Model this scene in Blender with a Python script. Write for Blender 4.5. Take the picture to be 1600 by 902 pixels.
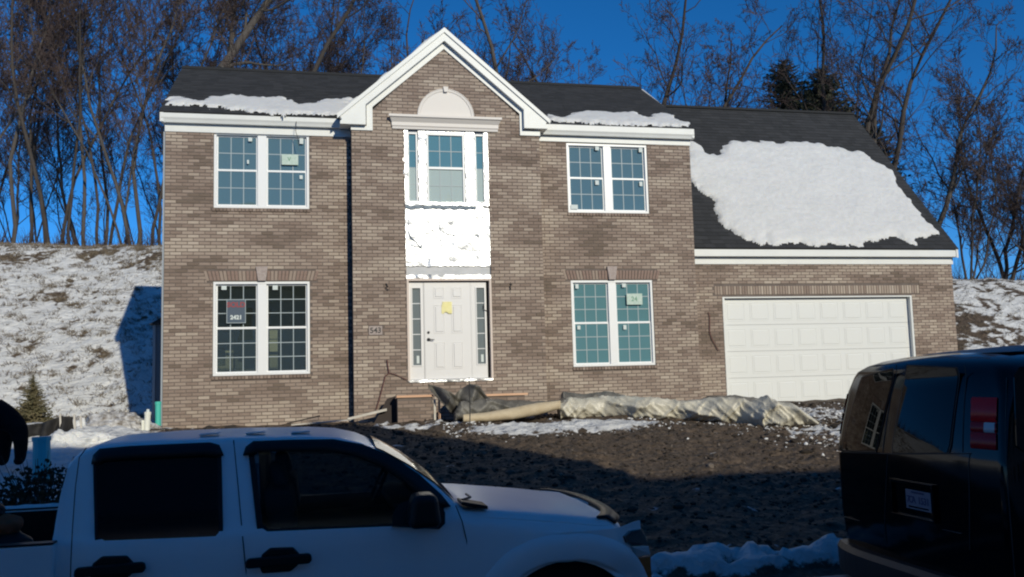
import bpy, bmesh, math, random
from mathutils import Vector, Matrix, noise
R = math.radians
sc = bpy.context.scene
for o in list(bpy.data.objects): bpy.data.objects.remove(o)
random.seed(7)

# ------------------------------------------------------------------ camera
F, YAW, PIT, ROL = 1385.2, .2187, .0961, -.027
CAM = Vector((2.8414, -17.90, 0.0))
fw = Vector((math.sin(YAW)*math.cos(PIT), math.cos(YAW)*math.cos(PIT), math.sin(PIT)))
r0 = Vector((math.cos(YAW), -math.sin(YAW), 0)); u0 = r0.cross(fw)
rt = r0*math.cos(ROL)+u0*math.sin(ROL); up = -r0*math.sin(ROL)+u0*math.cos(ROL)
cd = bpy.data.cameras.new('camera'); cam = bpy.data.objects.new('camera', cd); sc.collection.objects.link(cam)
cd.sensor_width = 36; cd.lens = F/1600*36; cd.clip_end = 2000; cd.clip_start = .05
cam.matrix_world = Matrix(((rt.x, up.x, -fw.x, CAM.x), (rt.y, up.y, -fw.y, CAM.y), (rt.z, up.z, -fw.z, CAM.z), (0, 0, 0, 1)))
sc.camera = cam

# ------------------------------------------------------------------ light
SUN_EL, SUN_ROT = 22.0, 164.0
w = bpy.data.worlds.new('World'); sc.world = w; w.use_nodes = True
wn, wl = w.node_tree.nodes, w.node_tree.links
sky = wn.new('ShaderNodeTexSky'); sky.sky_type = 'NISHITA'; sky.sun_disc = False
sky.sun_elevation = R(SUN_EL); sky.sun_rotation = R(SUN_ROT); sky.air_density = 1.0; sky.dust_density = 0.0; sky.ozone_density = 6.0; sky.altitude = 4500
hs = wn.new('ShaderNodeHueSaturation'); hs.inputs['Saturation'].default_value = 1.17; hs.inputs['Hue'].default_value = .498; hs.inputs['Value'].default_value = 1.0
wl.new(sky.outputs[0], hs.inputs['Color']); wl.new(hs.outputs[0], wn['Background'].inputs[0])
wn['Background'].inputs[1].default_value = .116
sd = bpy.data.lights.new('sun', 'SUN'); sd.energy = 3.15; sd.angle = R(.5); sd.color = (1.0, .935, .76)
sun = bpy.data.objects.new('sun', sd); sc.collection.objects.link(sun)
S = Vector((math.sin(R(SUN_ROT))*math.cos(R(SUN_EL)), math.cos(R(SUN_ROT))*math.cos(R(SUN_EL)), math.sin(R(SUN_EL))))
sun.rotation_euler = S.to_track_quat('Z', 'Y').to_euler()
sc.view_settings.view_transform = 'Standard'; sc.view_settings.look = 'None'; sc.view_settings.gamma = 1
sc.view_settings.exposure = 0.10
sc.cycles.filter_width = 2.1

# ------------------------------------------------------------------ tools
def ray(px, py): return fw + rt*((px-800)/F) - up*((py-451)/F)
def at(px, py, y):                     # point on the plane Y = y seen at a photo pixel
    d = ray(px, py); return CAM + d*((y-CAM.y)/d.y)
def atx(px, py, x):
    d = ray(px, py); return CAM + d*((x-CAM.x)/d.x)
def onp(px, py, P, N):
    d = ray(px, py); return CAM + d*((P-CAM).dot(N)/d.dot(N))

_m = {}
def mat(name, c, rough=.7, metal=0, c2=None, scale=3, detail=4, bump=0, bscale=30, coat=0, spec=.5, stretch=(1, 1, 1), c3=None, w3=.5, bdist=.02):
    m = bpy.data.materials.new(name); m.use_nodes = True; _m[name] = m
    n, l = m.node_tree.nodes, m.node_tree.links; b = n['Principled BSDF']
    b.inputs['Base Color'].default_value = (*c, 1); b.inputs['Roughness'].default_value = rough
    b.inputs['Metallic'].default_value = metal; b.inputs['Coat Weight'].default_value = coat; b.inputs['Specular IOR Level'].default_value = spec
    if c2 or bump:
        tc = n.new('ShaderNodeTexCoord'); mp = n.new('ShaderNodeMapping'); mp.inputs['Scale'].default_value = stretch
        l.new(tc.outputs['Object'], mp.inputs[0])
    if c2:
        nz = n.new('ShaderNodeTexNoise'); nz.inputs['Scale'].default_value = scale; nz.inputs['Detail'].default_value = detail; nz.inputs['Roughness'].default_value = .65
        l.new(mp.outputs[0], nz.inputs[0])
        cr = n.new('ShaderNodeValToRGB'); e = cr.color_ramp.elements
        e[0].position = .35; e[0].color = (*c, 1); e[1].position = .65; e[1].color = (*c2, 1)
        if c3: k = e.new(w3); k.color = (*c3, 1)
        l.new(nz.outputs['Fac'], cr.inputs[0]); l.new(cr.outputs[0], b.inputs['Base Color'])
    if bump:
        nb = n.new('ShaderNodeTexNoise'); nb.inputs['Scale'].default_value = bscale; nb.inputs['Detail'].default_value = 5
        l.new(mp.outputs[0], nb.inputs[0]); bp = n.new('ShaderNodeBump'); bp.inputs['Strength'].default_value = bump; bp.inputs['Distance'].default_value = bdist
        l.new(nb.outputs['Fac'], bp.inputs['Height']); l.new(bp.outputs[0], b.inputs['Normal'])
    if coat and coat < .3: b.inputs['Coat Roughness'].default_value = .22
    return m
def attr_ramp(m, attr, stops, noise_scale=0, noise_amt=0):
    n, l = m.node_tree.nodes, m.node_tree.links
    a = n.new('ShaderNodeAttribute'); a.attribute_name = attr; cr = n.new('ShaderNodeValToRGB'); e = cr.color_ramp.elements
    e[0].position, e[0].color = stops[0][0], (*stops[0][1], 1); e[1].position, e[1].color = stops[-1][0], (*stops[-1][1], 1)
    for p, c in stops[1:-1]: k = e.new(p); k.color = (*c, 1)
    src = a.outputs['Fac']
    if noise_amt:
        tc = n.new('ShaderNodeTexCoord'); nz = n.new('ShaderNodeTexNoise'); nz.inputs['Scale'].default_value = noise_scale; nz.inputs['Detail'].default_value = 4
        g = n.new('ShaderNodeNewGeometry'); l.new(g.outputs['Position'], nz.inputs[0])
        ma = n.new('ShaderNodeMath'); ma.operation = 'MULTIPLY_ADD'; ma.inputs[1].default_value = noise_amt; ma.inputs[2].default_value = -noise_amt/2
        l.new(nz.outputs['Fac'], ma.inputs[0]); ad = n.new('ShaderNodeMath'); ad.operation = 'ADD'; l.new(src, ad.inputs[0]); l.new(ma.outputs[0], ad.inputs[1]); src = ad.outputs[0]
    l.new(src, cr.inputs[0]); l.new(cr.outputs[0], n['Principled BSDF'].inputs['Base Color'])
    return m
def glass_mat(name, tint, gcol, fac, rough=.02, diffuse=None, fw_=0):
    m = bpy.data.materials.new(name); m.use_nodes = True; n, l = m.node_tree.nodes, m.node_tree.links
    n.remove(n['Principled BSDF']); out = n['Material Output']
    t = n.new('ShaderNodeBsdfTransparent'); t.inputs[0].default_value = (*tint, 1)
    g = n.new('ShaderNodeBsdfGlossy'); g.inputs[0].default_value = (*gcol, 1); g.inputs['Roughness'].default_value = rough
    fr = n.new('ShaderNodeFresnel'); fr.inputs[0].default_value = 1.5
    ad = n.new('ShaderNodeMath'); ad.operation = 'ADD'; ad.use_clamp = True; ad.inputs[1].default_value = fac; l.new(fr.outputs[0], ad.inputs[0])
    mx = n.new('ShaderNodeMixShader'); l.new(ad.outputs[0], mx.inputs[0]); l.new(t.outputs[0], mx.inputs[1]); l.new(g.outputs[0], mx.inputs[2]); l.new(mx.outputs[0], out.inputs[0])
    if diffuse:  # diffuse layer: real film on some panes, painted sky reflection on others
        df = n.new('ShaderNodeBsdfDiffuse'); df.inputs[0].default_value = (*diffuse, 1); m2 = n.new('ShaderNodeMixShader'); m2.inputs[0].default_value = fw_
        l.new(mx.outputs[0], m2.inputs[1]); l.new(df.outputs[0], m2.inputs[2]); l.new(m2.outputs[0], out.inputs[0])
    tc = n.new('ShaderNodeNewGeometry'); nz = n.new('ShaderNodeTexNoise'); nz.inputs['Scale'].default_value = 1.3; nz.inputs['Detail'].default_value = 1
    l.new(tc.outputs['Position'], nz.inputs[0]); bp = n.new('ShaderNodeBump'); bp.inputs['Strength'].default_value = .25; bp.inputs['Distance'].default_value = .02
    l.new(nz.outputs['Fac'], bp.inputs['Height']); l.new(bp.outputs[0], g.inputs['Normal'])
    return m

class MB:
    def __init__(s): s.v = []; s.f = []; s.t = []
    def add(s, vs, fs, tone=None):
        k = len(s.v); s.v += [tuple(v) for v in vs]; s.f += [tuple(i+k for i in f) for f in fs]
        if tone is not None: s.t += [tone]*len(fs)
    def box(s, x0, x1, y0, y1, z0, z1, tone=None):
        if x0 > x1: x0, x1 = x1, x0
        if y0 > y1: y0, y1 = y1, y0
        if z0 > z1: z0, z1 = z1, z0
        s.add([(x0,y0,z0),(x1,y0,z0),(x1,y1,z0),(x0,y1,z0),(x0,y0,z1),(x1,y0,z1),(x1,y1,z1),(x0,y1,z1)],
              [(3,2,1,0),(4,5,6,7),(0,1,5,4),(1,2,6,5),(2,3,7,6),(3,0,4,7)], tone); return s
    def obox(s, c, ax, ay, az, tone=None):   # oriented box: centre and three half vectors
        c, ax, ay, az = Vector(c), Vector(ax), Vector(ay), Vector(az)
        P = [c+ax*i+ay*j+az*k for k in (-1, 1) for i, j in ((-1,-1),(1,-1),(1,1),(-1,1))]
        s.add(P, [(3,2,1,0),(4,5,6,7),(0,1,5,4),(1,2,6,5),(2,3,7,6),(3,0,4,7)], tone); return s
    def prism(s, poly, y0, y1, axis='y'):    # poly of (a,b) extruded along an axis
        n = len(poly)
        P = [((a, y0, b) if axis == 'y' else (y0, a, b) if axis == 'x' else (a, b, y0)) for a, b in poly] + \
            [((a, y1, b) if axis == 'y' else (y1, a, b) if axis == 'x' else (a, b, y1)) for a, b in poly]
        s.add(P, [tuple(range(n)), tuple(range(2*n-1, n-1, -1))] + [(i, i+n, (i+1) % n+n, (i+1) % n) for i in range(n)]); return s
    def tube(s, pts, rad, n=6, cap=True):
        pts = [Vector(p) for p in pts]
        if not isinstance(rad, (list, tuple)): rad = [rad]*len(pts)
        k0 = len(s.v); m = len(pts)
        for i, p in enumerate(pts):
            d = (pts[min(i+1, m-1)]-pts[max(i-1, 0)]); d = d.normalized() if d.length > 1e-9 else Vector((0, 0, 1))
            a = d.cross(Vector((.31, .87, .11)) if abs(d.z) > .9 else Vector((0, 0, 1))).normalized(); b = d.cross(a)
            for j in range(n):
                t = 2*math.pi*j/n; q = p+(a*math.cos(t)+b*math.sin(t))*rad[i]; s.v.append((q.x, q.y, q.z))
        for i in range(m-1):
            for j in range(n):
                s.f.append((k0+i*n+j, k0+i*n+(j+1) % n, k0+(i+1)*n+(j+1) % n, k0+(i+1)*n+j))
        if cap: s.f.append(tuple(k0+j for j in reversed(range(n)))); s.f.append(tuple(k0+(m-1)*n+j for j in range(n)))
        return s
    def loft(s, rows, closed=False, cap=False):
        k0 = len(s.v); n = len(rows[0])
        for r in rows: s.v += [tuple(p) for p in r]
        for i in range(len(rows)-1):
            for j in range(n if closed else n-1):
                s.f.append((k0+i*n+j, k0+i*n+(j+1) % n, k0+(i+1)*n+(j+1) % n, k0+(i+1)*n+j))
        if cap: s.f.append(tuple(k0+j for j in reversed(range(n)))); s.f.append(tuple(k0+(len(rows)-1)*n+j for j in range(n)))
        return s
    def build(s, name, m, parent=None, smooth=False, bevel=0, stuff=False, label=None, seg=2):
        me = bpy.data.meshes.new(name); me.from_pydata(s.v, [], s.f); me.validate()
        if s.t and len(s.t) == len(me.polygons):
            a = me.attributes.new('tone', 'FLOAT', 'FACE'); a.data.foreach_set('value', s.t)
        me.materials.append(m)
        if smooth: me.polygons.foreach_set('use_smooth', [True]*len(me.polygons))
        o = bpy.data.objects.new(name, me); sc.collection.objects.link(o)
        if parent: o.parent = parent
        if bevel:
            b = o.modifiers.new('bevel', 'BEVEL'); b.width = bevel; b.segments = seg; b.limit_method = 'ANGLE'; b.angle_limit = R(35)
        if stuff: o['kind'] = 'stuff'
        if label: o['label'] = label
        return o
def tag(o, label, cat, group=None):
    o['label'] = label; o['category'] = cat
    if group: o['group'] = group
    return o
def thing(name, label, cat, loc=(0, 0, 0), group=None):
    o = bpy.data.objects.new(name, None); sc.collection.objects.link(o); o.location = loc
    return tag(o, label, cat, group)
def keep(o, parent):   # parts are written in world metres: undo the parent's offset
    o.parent = parent; o.matrix_parent_inverse = Matrix.Translation(-Vector(parent.location)); return o
def fixnormals(o):
    bm = bmesh.new(); bm.from_mesh(o.data); bmesh.ops.remove_doubles(bm, verts=bm.verts, dist=1e-5); bmesh.ops.recalc_face_normals(bm, faces=bm.faces); bm.to_mesh(o.data); bm.free(); return o
def text_obj(name, body, size, loc, m, parent=None, rot=(math.pi/2, 0, 0), extrude=.002, bold=0):
    cu = bpy.data.curves.new(name, 'FONT'); cu.body = body; cu.size = size; cu.extrude = extrude; cu.align_x = 'CENTER'; cu.align_y = 'CENTER'; cu.offset = bold
    t = bpy.data.objects.new(name, cu); sc.collection.objects.link(t); bpy.context.view_layer.update()
    me = bpy.data.meshes.new_from_object(t.evaluated_get(bpy.context.evaluated_depsgraph_get())); bpy.data.objects.remove(t)
    me.materials.clear(); me.materials.append(m)
    o = bpy.data.objects.new(name, me); sc.collection.objects.link(o); o.location = loc; o.rotation_euler = rot
    if parent: o.parent = parent
    return o
def sm(a, b, x): t = max(0, min(1, (x-a)/(b-a))); return t*t*(3-2*t)
def nz(x, y, z=0.): return noise.noise(Vector((x, y, z)))
def fbm(x, y, z=0., o=4):
    s = 0; a = 1
    for i in range(o): s += a*noise.noise(Vector((x, y, z))); x *= 2.03; y *= 2.03; z *= 2.03; a *= .5
    return s

# ------------------------------------------------------------------ materials
brickm = attr_ramp(mat('brick_clay', (.2, .15, .13), .9, bump=.5, bscale=60, bdist=.004), 'tone',
    [(0, (.160, .120, .092)), (.25, (.232, .172, .138)), (.55, (.328, .258, .210)), (.8, (.41, .338, .272)), (1, (.46, .385, .315))], 9, .22)
mortar = mat('mortar', (.125, .100, .086), .95, c2=(.170, .140, .122), scale=4)
redbrick = mat('red_brick_clay', (.225, .155, .125), .9, c2=(.28, .20, .165), scale=14)
white = mat('white_trim', (.74, .75, .72), .45, c2=(.69, .70, .68), scale=2, bump=.05, bscale=8)
vinyl = mat('white_vinyl', (.80, .81, .81), .35)
grillm = mat('pale_grille', (.34, .40, .42), .5)  # white bars greyed to carry the shade and tint of the glass
shing = attr_ramp(mat('asphalt_shingle', (.03, .03, .033), .93, bump=.7, bscale=220, bdist=.004), 'tone', [(0, (.022, .023, .025)), (1, (.036, .037, .040))], 60, .5)
def snow_mat(name):
    m = mat(name, (.62, .62, .61), .6, c2=(.67, .67, .66), scale=5, bump=.5, bscale=14, bdist=.03)
    b = m.node_tree.nodes['Principled BSDF']; b.inputs['Subsurface Weight'].default_value = .15; b.inputs['Subsurface Radius'].default_value = (.03, .04, .06); return m
snowm = snow_mat('snow')
foil = mat('silver_foil_wrap', (.86, .87, .88), .42, .85, bump=.8, bscale=4, bdist=.05)
wrapg = mat('grey_sheathing', (.52, .53, .54), .8, c2=(.60, .60, .61), scale=5, stretch=(1, 1, 3))
torn = mat('torn_dark_wrap', (.10, .14, .18), .6, c2=(.25, .30, .35), scale=12)
doorm = mat('door_paint', (.72, .71, .70), .4, bump=.04, bscale=6)
jamb = mat('primed_jamb', (.66, .56, .49), .6)
gdoor = mat('garage_door_paint', (.70, .71, .69), .5, bump=.05, bscale=5)
urethane = mat('cream_moulding', (.66, .62, .58), .5)
stonek = mat('keystone_cast', (.42, .36, .33), .85, c2=(.33, .27, .25), scale=20)
blackm = mat('black_metal', (.02, .02, .022), .4)
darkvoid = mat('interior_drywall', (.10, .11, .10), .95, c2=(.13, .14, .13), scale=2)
beige = mat('beige_interior_trim', (.62, .58, .46), .8)
lowE = glass_mat('coated_window_glass', (.46, .56, .54), (.42, .54, .52), .30, diffuse=(.17, .28, .30), fw_=.5)  # diffuse teal painted in for the sky mirrored by the upper windows
skyTealE = glass_mat('sky_teal_glass', (.46, .56, .54), (.28, .52, .62), .30, diffuse=(.17, .36, .40), fw_=.58)  # stronger diffuse teal, reflected sky put into the pane colour
paleE = glass_mat('pale_film_glass', (.4, .45, .44), (.3, .5, .55), .2, diffuse=(.50, .60, .58), fw_=.8)
lowE2 = glass_mat('clearer_window_glass', (.90, .94, .88), (.35, .50, .58), .07, diffuse=(.14, .17, .16), fw_=.08)
midE = glass_mat('upper_sash_glass', (.84, .88, .84), (.35, .50, .58), .16, diffuse=(.14, .19, .21), fw_=.16)
greyE = glass_mat('greyish_sidelight_glass', (.7, .75, .73), (.4, .5, .55), .2, diffuse=(.26, .30, .31), fw_=.6)
sticker = mat('paper_sticker', (.62, .68, .66), .7)
greenp = mat('green_paper', (.42, .55, .47), .7, c2=(.55, .64, .58), scale=20)
yellowp = mat('yellow_paper', (.80, .72, .30), .7, c2=(.86, .80, .42), scale=10)
lumber = mat('fresh_lumber', (.62, .36, .22), .8, c2=(.72, .46, .30), scale=3, stretch=(1, 8, 8))
palewood = mat('pale_wood', (.62, .58, .52), .8, c2=(.48, .44, .38), scale=6)
tarpl = mat('cream_tarp', (.47, .44, .36), .38, c2=(.62, .59, .50), scale=2.5, bump=.35, bscale=16, bdist=.05)
tarpd = mat('dark_tarp', (.085, .08, .07), .55, c2=(.17, .16, .14), scale=5, bump=.4, bscale=14)
blanket = mat('tan_foam_wrap', (.46, .37, .24), .8, c2=(.54, .45, .31), scale=6)
bark = mat('bark', (.040, .031, .026), .95, c2=(.066, .055, .047), scale=3, stretch=(3, 3, .6), bump=.5, bscale=12)
bark2 = mat('bark_grey', (.060, .050, .043), .95, c2=(.092, .081, .073), scale=3, stretch=(3, 3, .6), bump=.5, bscale=12)
twigm = mat('twig_bark', (.062, .042, .038), .95)
needle = mat('spruce_needle', (.018, .026, .014), .9, c2=(.045, .045, .024), scale=2)
needle2 = mat('dry_sapling_needle', (.09, .085, .04), .9, c2=(.16, .13, .07), scale=4)
grassm = mat('dry_grass', (.13, .10, .07), .95, c2=(.21, .17, .12), scale=3)
tealp = mat('teal_pvc', (.07, .50, .40), .4)
tealp2 = mat('blue_teal_pvc', (.05, .42, .48), .4)
whitep = mat('white_pvc', (.74, .74, .66), .4)
fabricb = mat('black_silt_fabric', (.016, .015, .015), .8, bump=.4, bscale=12)
asphalt = mat('asphalt', (.11, .11, .11), .9, c2=(.07, .07, .07), scale=8, bump=.5, bscale=90)
concrete = mat('concrete', (.30, .29, .27), .9, c2=(.36, .35, .33), scale=4)
wirem = mat('wire_insulation', (.03, .028, .026), .6)
redwire = mat('red_wire_insulation', (.14, .06, .05), .6)
sidingm = mat('grey_siding', (.30, .33, .36), .6)

# ------------------------------------------------------------------ ground
def prof(y):
    P = [(-60, -2.3), (-18.3, -2.12), (-17.6, -2.05), (-10.2, -2.05), (-9.4, -1.93), (-7.2, -1.62), (-5.2, -1.28), (-3.6, -1.08), (-2, -.94), (0, -.86), (60, -.86)]
    for (a, p), (b, q) in zip(P, P[1:]):
        if y <= b: return p+(q-p)*(y-a)/(b-a)
    return -.86
def crest(x): return 5.15 - 1.75*sm(8, 30, x) + .10*nz(x*.15, 3.1)
def H0(x, y):
    z = prof(y)
    if y > 3:
        c = crest(x); y0 = 5.5; sl = .57 + .03*nz(x*.3, 1)
        if x > -1.2 and x < 19: y0 = 5.5+3.6*sm(-1.2, .3, x)*(1-sm(18.2, 19, x))
        b = -.86 + sl*(y-y0)
        if y > y0:
            z = min(b, c) - .25*math.exp(-abs(b-c)*2.5)
            z = max(z, prof(y)-.02)
        if y > 20: z += .02*(y-20)
    if x > 11.3 and x < 17.6 and y < .7: z += .07*sm(-9.5, -4, y)*sm(11.3, 11.8, x)
    return z
def near(x, y): return sm(-9.9, -9.2, y)*(1-sm(3, 4, y))
def H(x, y):
    z = H0(x, y)
    if -10.3 < y < 4.2:
        k = near(x, y); z += k*(.07*fbm(x*.7, y*.7, 2, 2) + .09*abs(nz(x*1.9, y*2.6, 5)) + .045*abs(nz(x*5, y*6, 1)) + .022*nz(x*13, y*15, 2))*(.5+.5*sm(0, -1.5, y) if x > 0 else .8)
        z += .18*math.exp(-((x+1.6)/1.3)**2-((y+1.1)/.8)**2)*(1+fbm(x*3, y*3, 1, 3)*.5)
    elif y > 4.2:
        z += .10*nz(x*.8, y*.8, 3)+.05*nz(x*2.4, y*2.4, 1)
    return z
def snowmask(x, y):
    n = fbm(x*.9, y*1.3, 7, 4); f = fbm(x*5, y*5, 3, 3)
    if y < -10.05: return 0
    if y > 4.2:                                     # bank
        c = crest(x); h = (H0(x, y)+.9)/(c+.9)
        v = .75 + .62*f + .55*fbm(x*1.5, y*1.6, 8, 3) - .30*sm(.72, .95, h)*(h < .985)
        v -= .34*sm(.35, .75, nz(x*.55, y*.8, 21)+.35)*(.6+.4*sm(.3, .8, h))
        if x > 17: v -= .62*math.exp(-((x-24.5)/2.6)**2-((h-.45)/.30)**2)
        if y > 17: v -= .5*sm(17, 19, y)
        return v
    s = -1.0
    s = max(s, 1.0-1.1*sm(-1.0, 1.3, x+.5*n+.2*(y+4)*.6) + .25*f)         # left yard under snow
    s = max(s, 1.0-1.2*abs((y+2.6)/.75)**1.6-.9*abs((x-7.0)/1.9)**3+.5*f+.3*n)   # icy band before the wall
    s = max(s, .50-1.3*abs((y+1.7)/.6)**1.5-.9*abs((x-4.9)/1.3)**3+.7*f+.35*n)
    s = max(s, .42-1.1*abs((x-11.4-.28*(y+4))/1.5)**2-.25*abs(y+3.2)+.8*f+.3*n)    # gravelly snow by the drive
    s = max(s, .70-1.2*abs((y+9.55)/.42)**2+1.2*fbm(x*2.2, y*3.6, 4, 4)-.3*sm(7.8, 9, x)-.8*sm(5.6, 4.8, x))        # ploughed snow at the kerb
    s = max(s, 1.5*fbm(x*1.1, y*1.6, 31, 3)-.80)
    return s
def axis(parts):
    L = []
    for a, b, st in parts:
        n = max(1, round((b-a)/st)); L += [a+(b-a)*i/n for i in range(n)]
    L.append(parts[-1][1]); return L
GX = axis([(-400, -60, 40), (-60, -12, 2.0), (-12, -8, .25), (-8, -3, .11), (-3, 12.5, .065), (12.5, 20, .2), (20, 36, .22), (36, 60, 2), (60, 400, 40)])
GY = axis([(-300, -60, 40), (-60, -18.3, 3), (-18.3, -10.2, 1.0), (-10.2, -.2, .06), (-.2, 4.2, .2), (4.2, 17.5, .11), (17.5, 30, 1), (30, 60, 5), (60, 400, 40)])
vs, mask = [], []
for y in GY:
    for x in GX:
        if abs(x) < 62 and -11 < y < 31:
            m_ = snowmask(x, y); lift = .045*sm(.1, .6, m_)
            if -10.2 < y < -8.7 and m_ > .1: lift += .10*sm(.2, .8, m_)*(.6+.8*abs(nz(x*4, y*4, 9)))
            vs.append((x, y, H(x, y)+lift)); mask.append(m_)
        else: vs.append((x, y, H(x, y))); mask.append(.8 if y > -10 or y < -18.2 else -1.)
nx = len(GX); fs = [(j*nx+i, j*nx+i+1, (j+1)*nx+i+1, (j+1)*nx+i) for j in range(len(GY)-1) for i in range(nx-1)]
me = bpy.data.meshes.new('ground'); me.from_pydata(vs, [], fs); a = me.attributes.new('snow', 'FLOAT', 'POINT'); a.data.foreach_set('value', mask)
me.polygons.foreach_set('use_smooth', [True]*len(me.polygons))
gm = mat('earth_and_snow', (.05, .04, .03), .9, bump=1.0, bscale=6, bdist=.10)
n, l = gm.node_tree.nodes, gm.node_tree.links
at_ = n.new('ShaderNodeAttribute'); at_.attribute_name = 'snow'; geo = n.new('ShaderNodeNewGeometry')
def nnode(scale, detail=5, rough=.6):
    q = n.new('ShaderNodeTexNoise'); q.inputs['Scale'].default_value = scale; q.inputs['Detail'].default_value = detail; q.inputs['Roughness'].default_value = rough; l.new(geo.outputs['Position'], q.inputs[0]); return q
q1 = nnode(7, 6, .7); q2 = nnode(11, 7, .75)
mm = n.new('ShaderNodeMath'); mm.operation = 'MULTIPLY_ADD'; mm.inputs[1].default_value = 1.1; mm.inputs[2].default_value = -.55; l.new(q1.outputs['Fac'], mm.inputs[0])
ad = n.new('ShaderNodeMath'); ad.operation = 'ADD'; l.new(at_.outputs['Fac'], ad.inputs[0]); l.new(mm.outputs[0], ad.inputs[1])
mr = n.new('ShaderNodeMapRange'); mr.inputs[1].default_value = .22; mr.inputs[2].default_value = .42; l.new(ad.outputs[0], mr.inputs[0])
dr = n.new('ShaderNodeValToRGB'); e = dr.color_ramp.elements
e[0].position = .30; e[0].color = (.022, .016, .011, 1); e[1].position = .75; e[1].color = (.19, .142, .102, 1); k = e.new(.52); k.color = (.084, .058, .038, 1)
l.new(q2.outputs['Fac'], dr.inputs[0])
q3 = nnode(2.2, 4); sr = n.new('ShaderNodeValToRGB'); e = sr.color_ramp.elements
e[0].position = .3; e[0].color = (.54, .54, .53, 1); e[1].position = .6; e[1].color = (.68, .68, .67, 1); l.new(q3.outputs['Fac'], sr.inputs[0])
mx = n.new('ShaderNodeMix'); mx.data_type = 'RGBA'; l.new(mr.outputs[0], mx.inputs[0]); l.new(dr.outputs[0], mx.inputs[6]); l.new(sr.outputs[0], mx.inputs[7])
l.new(mx.outputs[2], n['Principled BSDF'].inputs['Base Color'])
me.materials.append(gm); go = bpy.data.objects.new('ground', me); sc.collection.objects.link(go); go['kind'] = 'structure'
b = MB(); b.box(-150, 150, -17.5, -10.6, -2.2, -2.03); o = b.build('road', asphalt); o['kind'] = 'structure'
b = MB()
for i in range(-30, 30): b.box(i*3.0+.006, i*3.0+2.994, -10.6, -10.42, -2.3, -1.90)
o = b.build('kerb', concrete, bevel=.02); o['kind'] = 'structure'
def hit(px, py, lo=3, hi=60):            # point of the ground seen at a photo pixel
    d = ray(px, py); t = lo
    while t < hi:
        q = CAM+d*t
        if q.z < H0(q.x, q.y): return q
        t += .05
    return CAM+d*hi

# ------------------------------------------------------------------ the brick house
house = thing('brick_house', 'two storey brown brick house under construction with white gable trim and attached garage', 'house', (0, 0, 0))
W0, W1, BX0, BX1, BP, GXR, GP, EV = 0.0, 10.93, 3.55, 7.42, -.33, 17.87, .62, 5.0
BASE = -1.0
wallL = MB(); wallB = MB(); wallR = MB(); wallG = MB()
# openings (x0,x1,z0,z1)
WL = .895; WR = 8.094; ZB = .108; ZU = 3.385
openL = [(WL, WL+1.83, ZB, ZB+1.83), (WL, WL+1.83, ZU, ZU+1.52)]
openR = [(WR, WR+1.83, ZB, ZB+1.83), (WR, WR+1.83, ZU, ZU+1.52)]
openB = [(4.60, 6.32, -.10, 4.995)]
GD = (11.83, 16.71, -.83, 1.61)
openG = [GD]
def rects(x0, x1, z0, z1, holes):
    zs = sorted({z0, z1, *[h for q in holes for h in q[2:] if z0 < h < z1]}); out = []
    for a, b_ in zip(zs, zs[1:]):
        xs = [x0, x1]; H_ = sorted([(q[0], q[1]) for q in holes if q[2] < b_-1e-6 and q[3] > a+1e-6]); c = x0
        for p, q in H_:
            if p > c: out.append((c, p, a, b_))
            c = q
        if c < x1: out.append((c, x1, a, b_))
    return out
walls = {}
def wallpart(key, x0, x1, z0, z1, holes, y, tri=None, th=.2):
    m_ = MB()
    for r_ in rects(x0, x1, z0, z1, holes): m_.box(r_[0], r_[1], y+.007, y+th, r_[2], r_[3])
    if tri: m_.prism(tri, y+.007, y+th)
    o_ = m_.build('wall', mortar, house); walls[key] = o_; return o_
AP = (5.44, 6.80)                 # brick apex of the gable
wallpart('L', W0, BX0+.05, BASE, EV, openL, 0)
wallpart('R', BX1-.05, W1, BASE, EV, openR, 0)
wallpart('B', BX0, BX1, BASE, EV, openB, BP, tri=[(3.60, 5.003), (7.37, 5.003), AP])
wallpart('G', W1, GXR, BASE, 2.45, openG, GP)
m_ = MB(); m_.box(BX0+.002, BX0+.2, BP+.201, .3, BASE, EV-.02); m_.box(BX1-.2, BX1-.002, BP+.201, .3, BASE, EV-.02); m_.build('wall', mortar, house)
m_ = MB(); m_.box(.003, .2, .21, 5.7, BASE, EV-.03); m_.box(W1-.2, W1-.003, .21, 5.7, BASE, EV-.03); m_.box(.21, W1-.21, 5.5, 5.7, BASE, EV-.03)
m_.prism([(.22, EV-.02), (5.5, EV-.02), (2.8, 6.85)], .01, .2, 'x'); m_.prism([(.22, EV-.02), (5.5, EV-.02), (2.8, 6.85)], W1-.2, W1-.01, 'x'); m_.build('wall', sidingm, house)
m_ = MB(); m_.box(GXR-.2, GXR-.003, GP+.21, 8.2, BASE, 2.44); m_.box(W1, GXR-.21, 8.0, 8.2, BASE, 2.44); m_.box(W1, W1+.15, GP+.21, 7.9, BASE, 2.44)
m_.prism([(GP+.3, 2.46), (7.9, 2.46), (4.3, 6.75)], GXR-.2, GXR-.01, 'x'); m_.prism([(GP+.3, 2.46), (7.9, 2.46), (4.3, 6.75)], W1+.1, W1+.2, 'x'); m_.build('wall', sidingm, house)

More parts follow.
